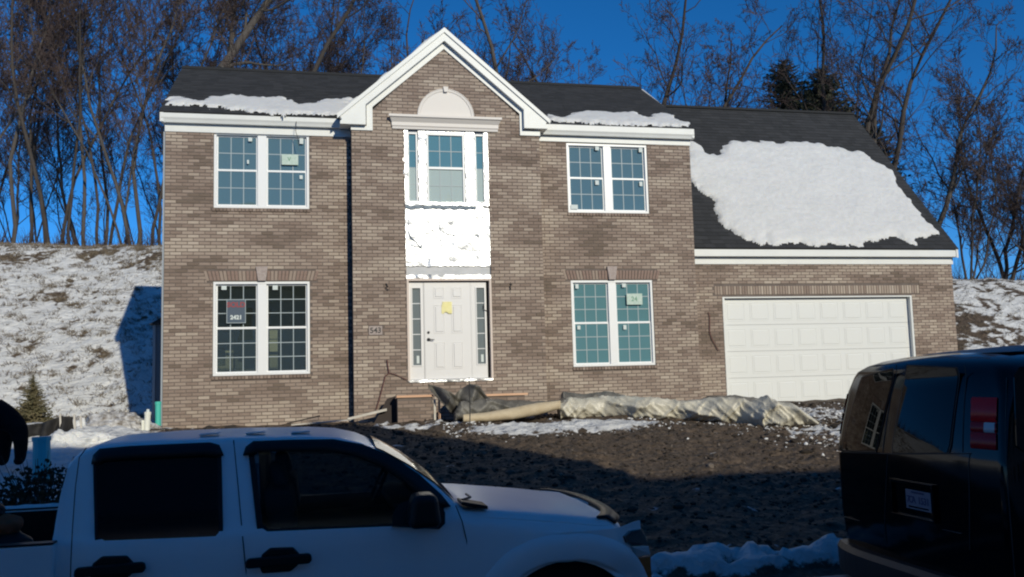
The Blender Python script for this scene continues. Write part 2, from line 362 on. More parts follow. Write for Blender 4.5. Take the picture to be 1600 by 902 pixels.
# bricks
CH, BL, BH = .0677, .203, .0572
bricks = []
def soldier_zone(key):
    if key == 'L': return [(WL-.11, WL+1.94, ZB+1.835, ZB+2.045), (WL-.02, WL+1.85, ZB-.07, ZB), (WL-.02, WL+1.85, ZU-.07, ZU)]
    if key == 'R': return [(WR-.11, WR+1.94, ZB+1.835, ZB+2.045), (WR-.02, WR+1.85, ZB-.07, ZB), (WR-.02, WR+1.85, ZU-.07, ZU)]
    if key == 'G': return [(11.64, 16.93, 1.655, 1.86)]
    return [(3.84, 4.12, .83, 1.015)]
def lay(key, x0, x1, z0, z1, holes, y, gable=False):
    holes = holes+soldier_zone(key); rnd = random.Random(key)
    k = 0; z = z0
    while z+BH < z1:
        a, b_ = x0, x1
        if gable and z > 4.98:
            t = (z+BH-5.003)/(AP[1]-5.003)
            if t >= 1: break
            a, b_ = 3.60+(AP[0]-3.60)*t, 7.37-(7.37-AP[0])*t
        iv = [(a, b_)]
        for h in holes:
            if h[2] < z+BH-.012 and h[3] > z+.012:
                nv = []
                for p, q in iv:
                    if h[0] >= q or h[1] <= p: nv.append((p, q)); continue
                    if h[0]-p > .02: nv.append((p, h[0]))
                    if q-h[1] > .02: nv.append((h[1], q))
                iv = nv
        off = (k % 2)*.107 + .213*int(rnd.random()*0)
        for p, q in iv:
            x = math.floor((p-off)/.213)*.213+off
            while x < q:
                s_, e_ = max(x, p), min(x+BL, q)
                if e_-s_ > .035:
                    c = (s_+e_)/2
                    t = .49+.54*nz(c*.75, z*2.6, y*9+1)+.30*nz(c*1.8, z*7, 5)+rnd.gauss(0, .12)
                    if rnd.random() < .08: t -= .2
                    if rnd.random() < .10: t += .22
                    bricks.append((key, s_, e_, z, y-rnd.random()*.003, min(1, max(0, t)), abs(e_-s_-BL) < 1e-6))
                x += .213
        z += CH; k += 1
lay('L', W0, BX0-.005, BASE, EV, openL, 0)
lay('R', BX1+.005, W1, BASE, EV, openR, 0)
lay('B', BX0, BX1, BASE, 6.78, openB, BP, True)
lay('G', W1+.005, GXR, BASE, 2.44, openG, GP)
def brick_mesh(m_, x0, x1, z, y, t, d=.012, h=BH):
    c = .003
    m_.add([(x0,y+d,z),(x1,y+d,z),(x1,y+d,z+h),(x0,y+d,z+h),(x0+c,y,z+c),(x1-c,y,z+c),(x1-c,y,z+h-c),(x0+c,y,z+h-c)],
           [(4,5,6,7),(0,1,5,4),(1,2,6,5),(2,3,7,6),(3,0,4,7)], t)
bricks.sort(key=lambda q: (not q[6], (Vector(((q[1]+q[2])/2, q[4], q[3]))-CAM).length - (50 if q[3] > -.45 else 0)))
variants = {}
def single(me, name, loc, parent):
    o_ = bpy.data.objects.new(name, me); sc.collection.objects.link(o_); o_.parent = parent; o_.location = loc; return o_
for i, (key, s_, e_, z, y, t, full) in enumerate(bricks[:290]):
    q = round(t*11)
    if q not in variants:
        m_ = MB(); brick_mesh(m_, 0, BL, 0, 0, q/11); o_ = m_.build('brick', brickm, walls[key]); o_.location = (s_, y, z); variants[q] = o_.data
    else: single(variants[q], 'brick', (s_, y, z), walls[key])
groups = {}
for key, s_, e_, z, y, t, full in bricks[290:]: brick_mesh(groups.setdefault(key, MB()), s_, e_, z, y, t)
for key, m_ in groups.items(): m_.build('brick', brickm, walls[key], stuff=True)
# soldier course above the garage door, jack arches with keystones, rowlock sills
smesh = {}
def soldier(x, y, z, wd, hg, t, parent, name='soldier_brick', m=None, lean=0):
    key = (round(wd, 3), round(hg, 3), round(t*6), round(lean, 2), m)
    if key not in smesh:
        q = MB(); d = .014; c = .003; L_ = lean
        q.add([(0,d,0),(wd,d,0),(wd+L_,d,hg),(L_,d,hg),(c,0,c),(wd-c,0,c),(wd-c+L_,0,hg-c),(c+L_,0,hg-c)], [(4,5,6,7),(0,1,5,4),(1,2,6,5),(2,3,7,6),(3,0,4,7)], round(t*6)/6)
        o_ = q.build(name, m or brickm, parent); o_.location = (x, y, z); smesh[key] = o_.data
    else: single(smesh[key], name, (x, y, z), parent)
x = 11.65
while x < 16.90: soldier(x, GP-.004, 1.66, .057, .195, .35+.6*random.random(), walls['G']); x += .0677
for key, X in (('L', WL), ('R', WR)):
    c = X+.915
    for sgn in (-1, 1):
        for i in range(14):
            xx = c+sgn*(.10+i*.0677) - (.057 if sgn < 0 else 0)
            soldier(xx, -.006, ZB+1.84, .057, .195, .5, walls[key], 'arch_brick', redbrick if (i+(sgn > 0)*2) % 5 < 3+(key == 'R' and sgn > 0)*2 else None, lean=sgn*.004*i)
    m_ = MB(); m_.prism([(c-.075, ZB+1.835), (c+.075, ZB+1.835), (c+.115, ZB+2.12), (c-.115, ZB+2.12)], -.045, .02)
    m_.build('keystone', stonek, house, bevel=.008)
    for zz in (ZB, ZU):
        for i in range(27): soldier(X-.02+i*.0692, -.028, zz-.068, .063, .064, .08+.4*random.random(), walls[key], 'sill_brick')
# house number block
m_ = MB(); m_.box(3.85, 4.11, BP-.012, BP+.01, .835, 1.01); nb = m_.build('number_block', stonek, house, bevel=.004)
text_obj('digits', '543', .15, (3.98, BP-.014, .92), blackm, nb, bold=.003)

# windows --------------------------------------------------------------
meshcache = {}
def cbox(name, m, parent, x, y, z, sx, sy, sz, label=None, bevel=0):
    key = (name, m.name, round(sx, 3), round(sy, 3), round(sz, 3), bevel)
    if key not in meshcache:
        q = MB(); q.box(0, sx, 0, sy, 0, sz); o_ = q.build(name, m, parent, bevel=bevel); o_.location = (x, y, z); meshcache[key] = o_.data
    else:
        o_ = single(meshcache[key], name, (x, y, z), parent)
        if bevel: b_ = o_.modifiers.new('bevel', 'BEVEL'); b_.width = bevel; b_.segments = 2
    if label: o_['label'] = label
    return o_
def rim(m_, x0, x1, z0, z1, wd, y0, y1):
    m_.box(x0, x1, y0, y1, z0, z0+wd); m_.box(x0, x1, y0, y1, z1-wd, z1); m_.box(x0, x0+wd, y0+.0005, y1-.0005, z0+wd, z1-wd); m_.box(x1-wd, x1, y0+.0005, y1-.0005, z0+wd, z1-wd)
def twin(X, Z, Hh, rows, y, gm_=(lowE, lowE)):
    m_ = MB(); rim(m_, X+.004, X+1.826, Z+.004, Z+Hh-.004, .048, y-.012, y+.13); m_.box(X+.83, X+1.0, y-.006, y+.125, Z+.052, Z+Hh-.052)
    wo = m_.build('window', vinyl, house, bevel=.004)
    for ux in (X+.052, X+1.0):
        for lo in (0, 1):
            h2 = (Hh-.104)/2; z0 = Z+.052+(0 if lo else h2); yy = y+(.03 if not lo else .012)+.02
            if lo: z1 = z0+h2+.015
            else: z1 = z0+h2; z0 += .0
            m_ = MB(); rim(m_, ux+.001, ux+.777, z0+.001, z1-.001, .028, yy, yy+.035); m_.build('sash', vinyl, wo)
            gx0, gx1, gz0, gz1 = ux+.029, ux+.749, z0+.029, z1-.029
            nx_, nr = 3, rows; g = MB(); cw, chh = (gx1-gx0)/nx_, (gz1-gz0)/nr
            for i in range(1, nx_): g.box(gx0+i*cw-.008, gx0+i*cw+.008, yy+.007, yy+.0115, gz0, gz1)
            for j in range(1, nr): g.box(gx0, gx1, yy+.0065, yy+.0118, gz0+j*chh-.008, gz0+j*chh+.008)
            g.build('grille', grillm, wo)
            for i in range(nx_):
                for j in range(nr): cbox('pane', gm_[lo], wo, gx0+i*cw+.006*(i > 0), yy+.012, gz0+j*chh+.006*(j > 0), cw-.006*(i > 0)-.001, .006, chh-.006*(j > 0)-.001)
    return wo
wLU = twin(WL, ZU, 1.52, 2, .03); wLL = twin(WL, ZB, 1.83, 3, .03, (lowE2, midE))
wRU = twin(WR, ZU, 1.52, 2, .03); wRL = twin(WR, ZB, 1.83, 3, .03, (skyTealE, skyTealE))
def paper(px0, py0, px1, py1, y, m, parent, name='sticker', label=None):
    a_, b_ = at(px0, py0, y), at(px1, py1, y); m_ = MB(); m_.box(a_.x, b_.x, y, y+.002, b_.z, a_.z); return m_.build(name, m, parent, label=label)
for par, L_ in ((wLU, [(388,215,394,221), (468,216,474,225), (468,274,473,280), (386,250,389,256)]),
                (wRU, [(930,228,936,235), (998,231,1004,238), (930,282,936,289), (999,284,1004,291), (892,320,903,327)]),
                (wLL, [(346,447,354,453), (426,446,434,453)]), (wRL, [(899,444,904,451), (972,443,978,449), (902,509,907,515), (974,508,979,515)])):
    for q in L_: paper(*q, .035, sticker, par)
p_ = paper(440, 241, 466, 258, .030, greenp, wLU, 'paper_sheet', 'pale green paper sheet taped inside the upper left window'); text_obj('scribble', 'V', .12, tuple(at(452, 249, .026)), mat('green_ink', (.10, .28, .17), .7), p_, extrude=.001)
p_ = paper(979, 459, 1004, 476, .030, greenp, wRL, 'paper_sheet', 'pale green paper sheet taped on the lower right window'); text_obj('scribble', '24', .14, tuple(at(991, 467.5, .026)), _m['green_ink'], p_, extrude=.001)
# sold sign in the lower left window
a_, b_ = at(354, 468, .034), at(384, 505, .034)
sg = thing('sold_sign', 'small dark sign with red SOLD lettering hanging in the lower left window', 'sign', ((a_.x+b_.x)/2, .034, b_.z))
m_ = MB(); m_.box(a_.x, b_.x, .034, .038, b_.z, a_.z); keep(m_.build('sign_board', mat('sign_print', (.05, .08, .12), .5)), sg)
m_ = MB(); rim(m_, a_.x, b_.x, b_.z, a_.z, .012, .031, .0335); keep(m_.build('sign_border', grillm), sg)
keep(text_obj('lettering', 'SOLD', .135, ((a_.x+b_.x)/2, .031, a_.z-.11), mat('red_print', (.26, .04, .05), .5), bold=.006, extrude=.001), sg)
keep(text_obj('lettering', '2421', .11, ((a_.x+b_.x)/2, .031, b_.z+.11), sticker, bold=.005, extrude=.001), sg)

# interior seen through the glass
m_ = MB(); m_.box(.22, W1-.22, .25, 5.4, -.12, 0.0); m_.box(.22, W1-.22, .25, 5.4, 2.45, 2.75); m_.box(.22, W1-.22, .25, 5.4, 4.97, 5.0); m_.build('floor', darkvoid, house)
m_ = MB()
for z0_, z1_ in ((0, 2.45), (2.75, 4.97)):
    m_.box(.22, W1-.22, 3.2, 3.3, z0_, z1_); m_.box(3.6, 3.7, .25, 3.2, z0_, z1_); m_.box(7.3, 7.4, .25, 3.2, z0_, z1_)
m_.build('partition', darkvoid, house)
for x_, w_, z_ in ((1.02, .50, 1.15), (2.05, .42, .95), (2.0, .10, 1.05)):
    pass
for (a1, b1, a2, b2) in ((339, 520, 364, 536), (352, 537, 364, 578), (381, 516, 399, 576), (421, 516, 434, 576), (339, 572, 352, 578)):
    y_ = 1.2; P, Q = at(a1, b1, y_), at(a2, b2, y_); m_ = MB(); m_.box(P.x, Q.x, y_, y_+.08, max(.005, Q.z), P.z); m_.build('interior_panel', beige, house)

# centre sheathing panel with window -------------------------------------
PX0, PX1 = 4.60, 6.32; PY = BP+.03
def foil_sheet(name, x0, x1, z0, z1, y, m, amp, seed, rag=.02, parent=house):
    q = MB(); nxx = max(3, int((x1-x0)/.035)); nzz = max(3, int((z1-z0)/.03)); rows = []
    for j in range(nzz+1):
        r_ = []
        for i in range(nxx+1):
            u_, v_ = i/nxx, j/nzz; x_ = x0+(x1-x0)*u_; z_ = z0+(z1-z0)*v_
            if i in (0, nxx): x_ += rag*nz(z_*9, seed, i)
            if j in (0, nzz): z_ += rag*nz(x_*9, seed, j)
            r_.append((x_, y-amp*abs(fbm(x_*4, z_*4, seed, 3)), z_))
        rows.append(r_)
    return q.loft(rows).build(name, m, parent, smooth=True)
m_ = MB()
for r_ in rects(PX0+.002, PX1-.002, 1.99, 4.99, [(4.67, 4.87, 3.52, 4.93), (5.05, 5.83, 3.47, 4.93), (6.05, 6.23, 3.52, 4.93)]): m_.box(r_[0], r_[1], PY+.02, PY+.14, r_[2], r_[3])
m_.build('sheathing_board', wrapg, house)
foil_sheet('foil_wrap', 4.59, 6.335, 2.20, 3.385, PY-.004, foil, .02, 3, .03)
foil_sheet('foil_wrap', 4.59, 6.335, 1.945, 2.02, PY-.008, foil, .03, 9, .03)
foil_sheet('foil_wrap', 4.885, 5.035, 3.44, 5.02, PY-.008, foil, .02, 11, .02)
foil_sheet('foil_wrap', 5.845, 6.035, 3.44, 5.02, PY-.010, foil, .02, 13, .02)
foil_sheet('foil_wrap', 6.235, 6.335, 3.44, 4.99, PY-.012, foil, .02, 15, .03)
foil_sheet('foil_wrap', 4.575, 4.665, 3.44, 5.0, PY-.012, foil, .02, 17, .02)
foil_sheet('foil_wrap', 4.60, 6.30, 3.435, 3.505, PY-.016, foil, .02, 19, .04)
foil_sheet('foil_wrap', 5.04, 5.84, 4.935, 4.985, PY-.006, foil, .01, 23, .01)
foil_sheet('torn_wrap', 4.61, 6.05, 3.365, 3.425, PY-.034, torn, .01, 25, .03)
for q in ((6.05, 6.18, 3.36, 3.44), (5.02, 5.12, 3.38, 3.43)): foil_sheet('foil_wrap', *q, PY-.02, foil, .01, q[0], .02)
# dark tubes laid on the foil as the shade in its wrinkles
for pts in ([(638,340),(640,370),(652,380)], [(640,369),(648,376),(658,388)], [(686,340),(688,362),(690,386)], [(691,362),(700,366),(712,368)], [(718,366),(730,367)], [(736,367),(748,369)], [(728,391),(760,391)], [(657,372),(659,390)]):
    m_ = MB(); m_.tube([at(a_, b_, PY-.03) for a_, b_ in pts], [.003+.006*((i_*7) % 3)/2 for i_ in range(len(pts))], 4); m_.build('crease_shade', torn, house)
for i in range(7):
    m_ = MB(); P = at(646+i*18, 405+(i % 2)*9, PY+.014); m_.obox(P, (.035, 0, .03), (0, .002, 0), (-.008, 0, .010)); m_.build('sheathing_mark', mat('grey_mark%d' % i, (.40, .41, .42), .8) if i == 0 else _m['grey_mark0'], house)
m_ = MB(); rim(m_, 5.05, 5.83, 3.47, 4.93, .04, PY+.0, PY+.10); m_.box(5.09, 5.79, PY+.005, PY+.09, 4.185, 4.235); cw = m_.build('window', vinyl, house, bevel=.004)
for z0_, z1_, gl in ((3.51, 4.185, paleE), (4.235, 4.89, skyTealE)):
    g = MB(); c_ = .70/3; hh = (z1_-z0_)/2
    for i in (1, 2): g.box(5.09+i*c_-.008, 5.09+i*c_+.008, PY+.028, PY+.034, z0_, z1_)
    g.box(5.09, 5.79, PY+.027, PY+.0345, z0_+hh-.008, z0_+hh+.008); g.build('grille', grillm, cw)
    for i in range(3):
        for j in range(2): cbox('pane', gl, cw, 5.092+i*c_, PY+.035, z0_+j*hh+.002, c_-.003, .006, hh-.003)
m_ = MB(); m_.box(5.1, 5.78, PY+.12, PY+.13, 3.52, 4.19); m_.build('window_film', mat('pale_plastic_film', (.42, .50, .46), .6, c2=(.55, .62, .58), scale=7), cw)
for X in (4.665, 6.045):
    m_ = MB(); rim(m_, X, X+.20, 3.50, 4.93, .03, PY+.002, PY+.10)
    so = m_.build('window', vinyl, house, bevel=.003)
    for j in range(4):
        cbox('pane', paleE if j < 2 else skyTealE, so, X+.031, PY+.035, 3.531+j*.3425, .138, .006, .335)
        if j: cbox('grille', grillm, so, X+.03, PY+.033, 3.531+j*.3425-.011, .14, .012, .014)
    m_ = MB(); m_.box(X+.03, X+.17, PY+.12, PY+.13, 3.53, 3.95); m_.build('window_film', _m['pale_plastic_film'], so)
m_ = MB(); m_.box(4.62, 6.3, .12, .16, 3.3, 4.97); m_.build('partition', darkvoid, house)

# ledge and half round panel
prof_ = [(-.01, 4.985), (-.03, 4.985), (-.035, 5.03), (-.05, 5.05), (-.05, 5.12), (-.075, 5.16), (-.10, 5.20), (-.13, 5.215), (-.13, 5.262), (-.01, 5.262)]
m_ = MB(); rows = []
for x_, gx in ((4.36, 0), (6.53, 0)): pass
rows = []
for X, sg_ in ((4.36, -1), (6.53, 1)):
    rows.append([(X+sg_*max(0, -p_[0]-.035)*.75, BP+p_[0], p_[1]) for p_ in prof_])
m_.loft(rows, closed=True, cap=True); fixnormals(m_.build('ledge_moulding', urethane, house))
cx_, cz_, rr_ = 5.455, 5.262, .585
m_ = MB(); m_.prism([(cx_+(rr_-.045)*math.cos(t), cz_+.003+(rr_-.045)*math.sin(t)) for t in [math.pi*i/36 for i in range(37)]], BP-.03, BP+.02); m_.build('half_round_panel', urethane, house)
m_ = MB(); rows = []
for i in range(41):
    t = math.pi*i/40; rows.append([(cx_+r_*math.cos(t), BP+y_, cz_+.002+r_*math.sin(t)) for r_, y_ in ((rr_-.07, -.02), (rr_-.065, -.034), (rr_-.045, -.042), (rr_-.02, -.042), (rr_-.012, -.050), (rr_, -.048), (rr_+.004, .0))])
m_.loft(rows); fixnormals(m_.build('half_round_moulding', urethane, house, smooth=False))
m_ = MB(); m_.prism([(cx_-.035, cz_+rr_-.075), (cx_+.035, cz_+rr_-.075), (cx_+.055, cz_+rr_+.035), (cx_-.055, cz_+rr_+.035)], BP-.085, BP); m_.build('keystone', urethane, house, bevel=.005)

# front door ---------------------------------------------------------------
DY = BP+.07
m_ = MB(); m_.box(4.602, 4.645, BP-.012, DY+.12, -.09, 1.94); m_.box(6.275, 6.318, BP-.012, DY+.12, -.09, 1.94); m_.box(4.602, 6.318, BP-.013, DY+.12, 1.90, 1.943); m_.build('door_frame', jamb, house, bevel=.003)
m_ = MB(); m_.box(4.64, 6.28, DY-.05, DY+.10, -.10, -.06); m_.build('sill', wrapg, house)
foil_sheet('foil_wrap', 4.62, 6.3, -.115, -.075, BP-.015, foil, .03, 31, .02)
m_ = MB(); m_.box(4.96, 5.89, DY, DY+.045, -.058, 1.88); slab = m_.build('front_door', doorm, house, bevel=.003)
def raised(name, x0, x1, z0, z1, y, m, parent, dep=.014, bw=.03):
    key = (name, m.name, round(x1-x0, 3), round(z1-z0, 3))
    if key not in meshcache:
        q = MB(); a, c = x1-x0, z1-z0
        R_ = lambda i, yy: [(i, yy, i), (a-i, yy, i), (a-i, yy, c-i), (i, yy, c-i)]
        q.loft([R_(0, .0), R_(0, -dep*.6), R_(bw*.35, -dep*.6), R_(bw*.5, dep*.0-.001), R_(bw*.9, -.001), R_(bw*1.3, -dep)], closed=True)
        k = len(q.v); q.f.append((k-4, k-3, k-2, k-1)); o_ = q.build(name, m, parent); fixnormals(o_); o_.location = (x0, y, z0); meshcache[key] = o_.data
    else: o_ = single(meshcache[key], name, (x0, y, z0), parent)
    return o_
for X in (5.145, 5.505):
    raised('door_panel', X, X+.215, 1.55, 1.77, DY, doorm, slab); raised('door_panel', X, X+.215, .85, 1.42, DY, doorm, slab); raised('door_panel', X, X+.215, .14, .67, DY, doorm, slab)
def lathe(m_, c, prof, n=14, ax='y'):
    rows = []
    for r_, h in prof: rows.append([(c[0]+r_*math.cos(t), c[1]+h, c[2]+r_*math.sin(t)) if ax == 'y' else (c[0]+r_*math.cos(t), c[1]+r_*math.sin(t), c[2]+h) for t in [2*math.pi*i/n for i in range(n)]])
    m_.loft(rows, closed=True, cap=True); return m_
m_ = MB(); lathe(m_, (5.03, DY, .87), [(.026, 0), (.026, -.015), (.018, -.022)]); m_.build('deadbolt', blackm, slab)
m_ = MB(); lathe(m_, (5.03, DY, .73), [(.032, 0), (.032, -.02), (.014, -.03), (.014, -.06)]); m_.tube([(5.03, DY-.055, .73), (5.09, DY-.06, .725), (5.14, DY-.055, .722)], [.011, .010, .008], 6); m_.build('handle', blackm, slab)
for X, Xg in ((4.648, 4.715), (5.955, 6.015)):
    m_ = MB(); fr_ = (X, X+.29) if X < 5 else (X-.045, X+.265)
    for r_ in rects(fr_[0], fr_[1], -.058, 1.88, [(Xg, Xg+.165, .22, 1.76)]): m_.box(r_[0], r_[1], DY+.002, DY+.04, r_[2], r_[3])
    so = m_.build('sidelight', doorm, house)
    m_ = MB(); rim(m_, Xg-.02, Xg+.185, .20, 1.78, .022, DY-.012, DY+.004); m_.build('glass_stop', doorm, so)
    for j in range(5):
        cbox('pane', greyE, so, Xg+.001, DY+.022, .222+j*.308, .163, .005, .300)
        if j: cbox('glazing_bar', vinyl, so, Xg, DY+.012, .218+j*.308-.006, .165, .012, .014)
    m_ = MB(); P = (Xg+.075, .26); m_.box(P[0], P[0]+.05, DY+.018, DY+.021, P[1], P[1]+.15); m_.build('sticker', sticker, so)
m_ = MB(); m_.box(4.945, 4.958, DY+.001, DY+.05, -.058, 1.88); m_.box(5.892, 5.908, DY+.001, DY+.05, -.058, 1.88); m_.build('door_frame', doorm, house)
q = MB(); rows = []
for j in range(7):
    rows.append([(5.30+.21*i/6+.01*nz(i, j, 3)+(.02 if j < 2 and i in (0,) else 0), DY-.018-.02*abs(nz(i*.5, j*.5, 1)), 1.48-.24*j/6+(.03 if i in (2, 3) and j == 6 else 0)) for i in range(7)])
tag(q.loft(rows).build('paper_notice', yellowp, smooth=True), 'yellow paper notice taped to the white front door', 'paper')
q = MB(); P = at(756, 476, DY-.02); q.tube([P, P+Vector((-.01, 0, -.08)), P+Vector((.02, 0, -.12)), P+Vector((.08, 0, -.13))], .008, 4)
tag(q.build('door_hanger_strap', wirem), 'thin dark strap stuck on the right sidelight glass', 'strap')

# garage door ---------------------------------------------------------------
gy = GP+.10
m_ = MB(); m_.box(GD[0]+.001, GD[0]+.05, GP-.004, gy+.06, GD[2], GD[3]); m_.box(GD[1]-.05, GD[1]-.001, GP-.004, gy+.06, GD[2], GD[3]); m_.box(GD[0]+.05, GD[1]-.05, GP-.003, gy+.06, GD[3]-.03, GD[3]-.001); m_.build('garage_door_frame', white, house)
x0g, x1g = GD[0]+.052, GD[1]-.052; sh = (GD[3]-.035-GD[2])/4; pw = (x1g-x0g)/8
for j in range(4):
    z0_ = GD[2]+j*sh; s_o = cbox('garage_door_section', gdoor, house, x0g, gy, z0_+.002, x1g-x0g, .04, sh-.006)
    for i in range(8):
        o_ = raised('door_panel', x0g+i*pw+.065, x0g+(i+1)*pw-.065, z0_+.09, z0_+sh-.09, gy-.0005, gdoor, None, .007, .035)
        o_.parent = s_o; o_.location = Vector((x0g+i*pw+.065, gy-.0005, z0_+.09))-Vector(s_o.location)

# roof ------------------------------------------------------------------
def roof_plane(P0, P1, P2, P3, seed):     # eave left, eave right, ridge right, ridge left
    P0, P1, P2, P3 = map(Vector, (P0, P1, P2, P3)); N = (P1-P0).cross(P3-P0).normalized()
    if N.z < 0: N = -N
    m_ = MB(); k = len(m_.v); D = N*.04
    m_.add([P0-D, P1-D, P2-D, P3-D, P0, P1, P2, P3], [(3,2,1,0),(4,5,6,7),(0,1,5,4),(1,2,6,5),(2,3,7,6),(3,0,4,7)], .3)
    m_.build('roof_deck', shing, house)
    rnd = random.Random(seed); Ls = max((P3-P0).length, (P2-P1).length); nc = int(Ls/.135); m_ = MB()
    for j in range(nc):
        v0, v1 = j/nc, min(1, (j+1.15)/nc); A0, A1 = P0.lerp(P3, v0), P1.lerp(P2, v0); B0, B1 = P0.lerp(P3, v1), P1.lerp(P2, v1)
        wd = (A1-A0).length; nt = max(1, int(wd/.32)); off = rnd.random()/nt; x_ = 0; us = [0]
        while us[-1] < 1: us.append(min(1, us[-1]+(rnd.uniform(.4, 1.0)/nt)))
        for a, b_ in zip(us, us[1:]):
            h = .008+.006*rnd.random(); e_ = .0015
            T = [A0.lerp(A1, a+e_/wd), A0.lerp(A1, b_-e_/wd), B0.lerp(B1, b_-e_/wd), B0.lerp(B1, a+e_/wd)]
            m_.add([T[0]+N*.001, T[1]+N*.001, T[0]+N*h, T[1]+N*h, T[2]+N*.0015, T[3]+N*.0015], [(0, 1, 3, 2), (2, 3, 4, 5)], rnd.random())
    m_.build('shingle', shing, house, stuff=True)
    return P0, N
ME = -.15
mainP, mainN = roof_plane((-.10, ME, 5.235), (11.02, ME, 5.26), (10.92, 2.8, 7.13), (-.10, 2.8, 7.13), 1)
roof_plane((-.10, 5.8, 5.2), (11.02, 5.8, 5.2), (10.92, 2.8, 7.13), (-.10, 2.8, 7.13), 2)
garP, garN = roof_plane((10.95, .46, 2.71), (17.97, .46, 2.71), (17.97, 4.3, 7.18), (10.95, 4.3, 7.18), 3)
roof_plane((10.95, 8.3, 2.6), (17.97, 8.3, 2.6), (17.97, 4.3, 7.18), (10.95, 4.3, 7.18), 4)
GA = (5.44, 7.075); GL = (3.30, 5.21); GR = (7.59, 5.25)
roof_plane((GL[0]-.02, -.48, GL[1]), (GL[0]-.02, .02, GL[1]), (GA[0], 2.8, GA[1]+.015), (GA[0], -.48, GA[1]+.015), 5)
roof_plane((GR[0]+.02, -.48, GR[1]), (GR[0]+.02, .02, GR[1]), (GA[0], 2.8, GA[1]+.015), (GA[0], -.48, GA[1]+.015), 6)
m_ = MB(); m_.box(-.1, 10.92, 2.72, 2.88, 7.10, 7.16); m_.box(10.95, 17.97, 4.22, 4.38, 7.15, 7.21); m_.build('ridge_cap', shing, house)

# fascias, gutters and friezes -------------------------------------------
def gutter(x0, x1, yf, zb, zt, yb):
    m_ = MB(); P = [(yb, zb), (yf+.035, zb), (yf+.02, zb+.05), (yf, zb+.09), (yf-.002, zt-.02), (yf+.004, zt), (yf+.02, zt), (yf+.02, zt-.01), (yb, zt-.01)]
    m_.loft([[(x_, a, b_) for a, b_ in P] for x_ in (x0, x1)], closed=True, cap=True); return fixnormals(m_.build('gutter', white, house))
gutter(-.06, 3.36, -.15, 5.035, 5.21, .0); gutter(7.46, 10.985, -.15, 5.04, 5.265, .0)
for q_ in ((-.01, BX0-.002, 4.875, 5.03), (BX1+.002, 10.94, 4.915, 5.035)): m_ = MB(); m_.box(q_[0], q_[1], -.022, .03, q_[2], q_[3]); m_.build('frieze_board', white, house, bevel=.003)
m_ = MB(); m_.box(-.05, 3.5, -.02, .3, 5.032, 5.19); m_.box(7.45, 10.97, -.02, .3, 5.037, 5.19); m_.build('soffit', white, house)
m_ = MB(); m_.box(10.95, 17.96, .475, .63, 2.52, 2.68); m_.build('fascia', white, house, bevel=.006)
m_ = MB(); m_.box(10.95, 17.90, .595, .65, 2.355, 2.518); m_.build('frieze_board', white, house, bevel=.003)
# rake boards on the main and garage gable ends
for X0_, X1_, yz in ((-.085, -.02, [(-.14, 5.225), (2.8, 7.12), (2.8, 6.95), (-.14, 5.04)]), (10.94, 10.99, [(-.14, 5.25), (2.8, 7.12), (2.8, 6.95), (-.14, 5.06)]), (17.90, 17.955, [(.46, 2.69), (4.3, 7.15), (4.3, 6.92), (.46, 2.50)])):
    m_ = MB(); m_.prism(yz, X0_, X1_, 'x'); m_.build('rake_board', white, house)
def slanted(A, B, t0, t1, y0, y1):      # board below the line A-B, from t0 to t1 measured straight down
    return [(A[0], A[1]-t0), (B[0], B[1]-t0), (B[0], B[1]-t1), (A[0], A[1]-t1)], y0, y1
for A, B in ((GL, GA), (GA, GR)):
    m_ = MB()
    if A == GL: pl = [(GL[0], GL[1]+.0), GA, (GA[0], GA[1]-.24), (GL[0]+.10, GL[1]-.155)]; ptop = [(GL[0]-.03, GL[1]+.005), (GA[0], GA[1]+.03), (GA[0], GA[1]-.07), (GL[0]-.03, GL[1]-.09)]
    else: pl = [GA, (GR[0], GR[1]), (GR[0]-.10, GR[1]-.155), (GA[0], GA[1]-.24)]; ptop = [(GA[0], GA[1]+.03), (GR[0]+.03, GR[1]+.005), (GR[0]+.03, GR[1]-.09), (GA[0], GA[1]-.07)]
    m_.prism(pl, -.46, BP-.005 if False else -.30); m_.build('rake_fascia', white, house)
    m_ = MB(); m_.prism(ptop, -.49, -.462); m_.build('rake_moulding', white, house)
# cornice returns
m_ = MB(); m_.prism([(3.325, 5.02), (3.83, 5.02), (3.83, 5.49), (3.33, 5.06+.02)], -.463, -.10); m_.build('cornice_return', white, house)
m_ = MB(); m_.prism([(7.07, 5.06), (7.57, 5.06), (7.57, 5.11), (7.07, 5.52)], -.463, -.10); m_.build('cornice_return', white, house)
# frieze following the gable, stepping down at both ends
t_ = .30; t2 = .42
fz = lambda x_: (GA[1]-(GA[0]-x_)*(GA[1]-GL[1])/(GA[0]-GL[0])) if x_ < GA[0] else (GA[1]-(x_-GA[0])*(GA[1]-GR[1])/(GR[0]-GA[0]))
m_ = MB(); m_.prism([(3.85, fz(3.85)-.2), (GA[0], GA[1]-.2), (GA[0], GA[1]-t2+.04), (3.97, fz(3.97)-t2+.04), (3.97, 4.93), (3.85, 4.93)], BP-.032, BP+.01); m_.build('frieze_board', white, house)
m_ = MB(); m_.prism([(GA[0]+.001, GA[1]-.2), (7.07, fz(7.07)-.2), (7.07, 4.93), (7.0, 4.93), (7.0, fz(7.0)-t2+.06), (GA[0]+.001, GA[1]-t2+.04)], BP-.032, BP+.01); m_.build('frieze_board', white, house)
for q_ in ((3.54, 3.849, 5.015), (7.071, 7.43, 5.03)): m_ = MB(); m_.box(q_[0], q_[1], BP-.032, BP+.01, 4.93, q_[2]); m_.build('frieze_board', white, house)
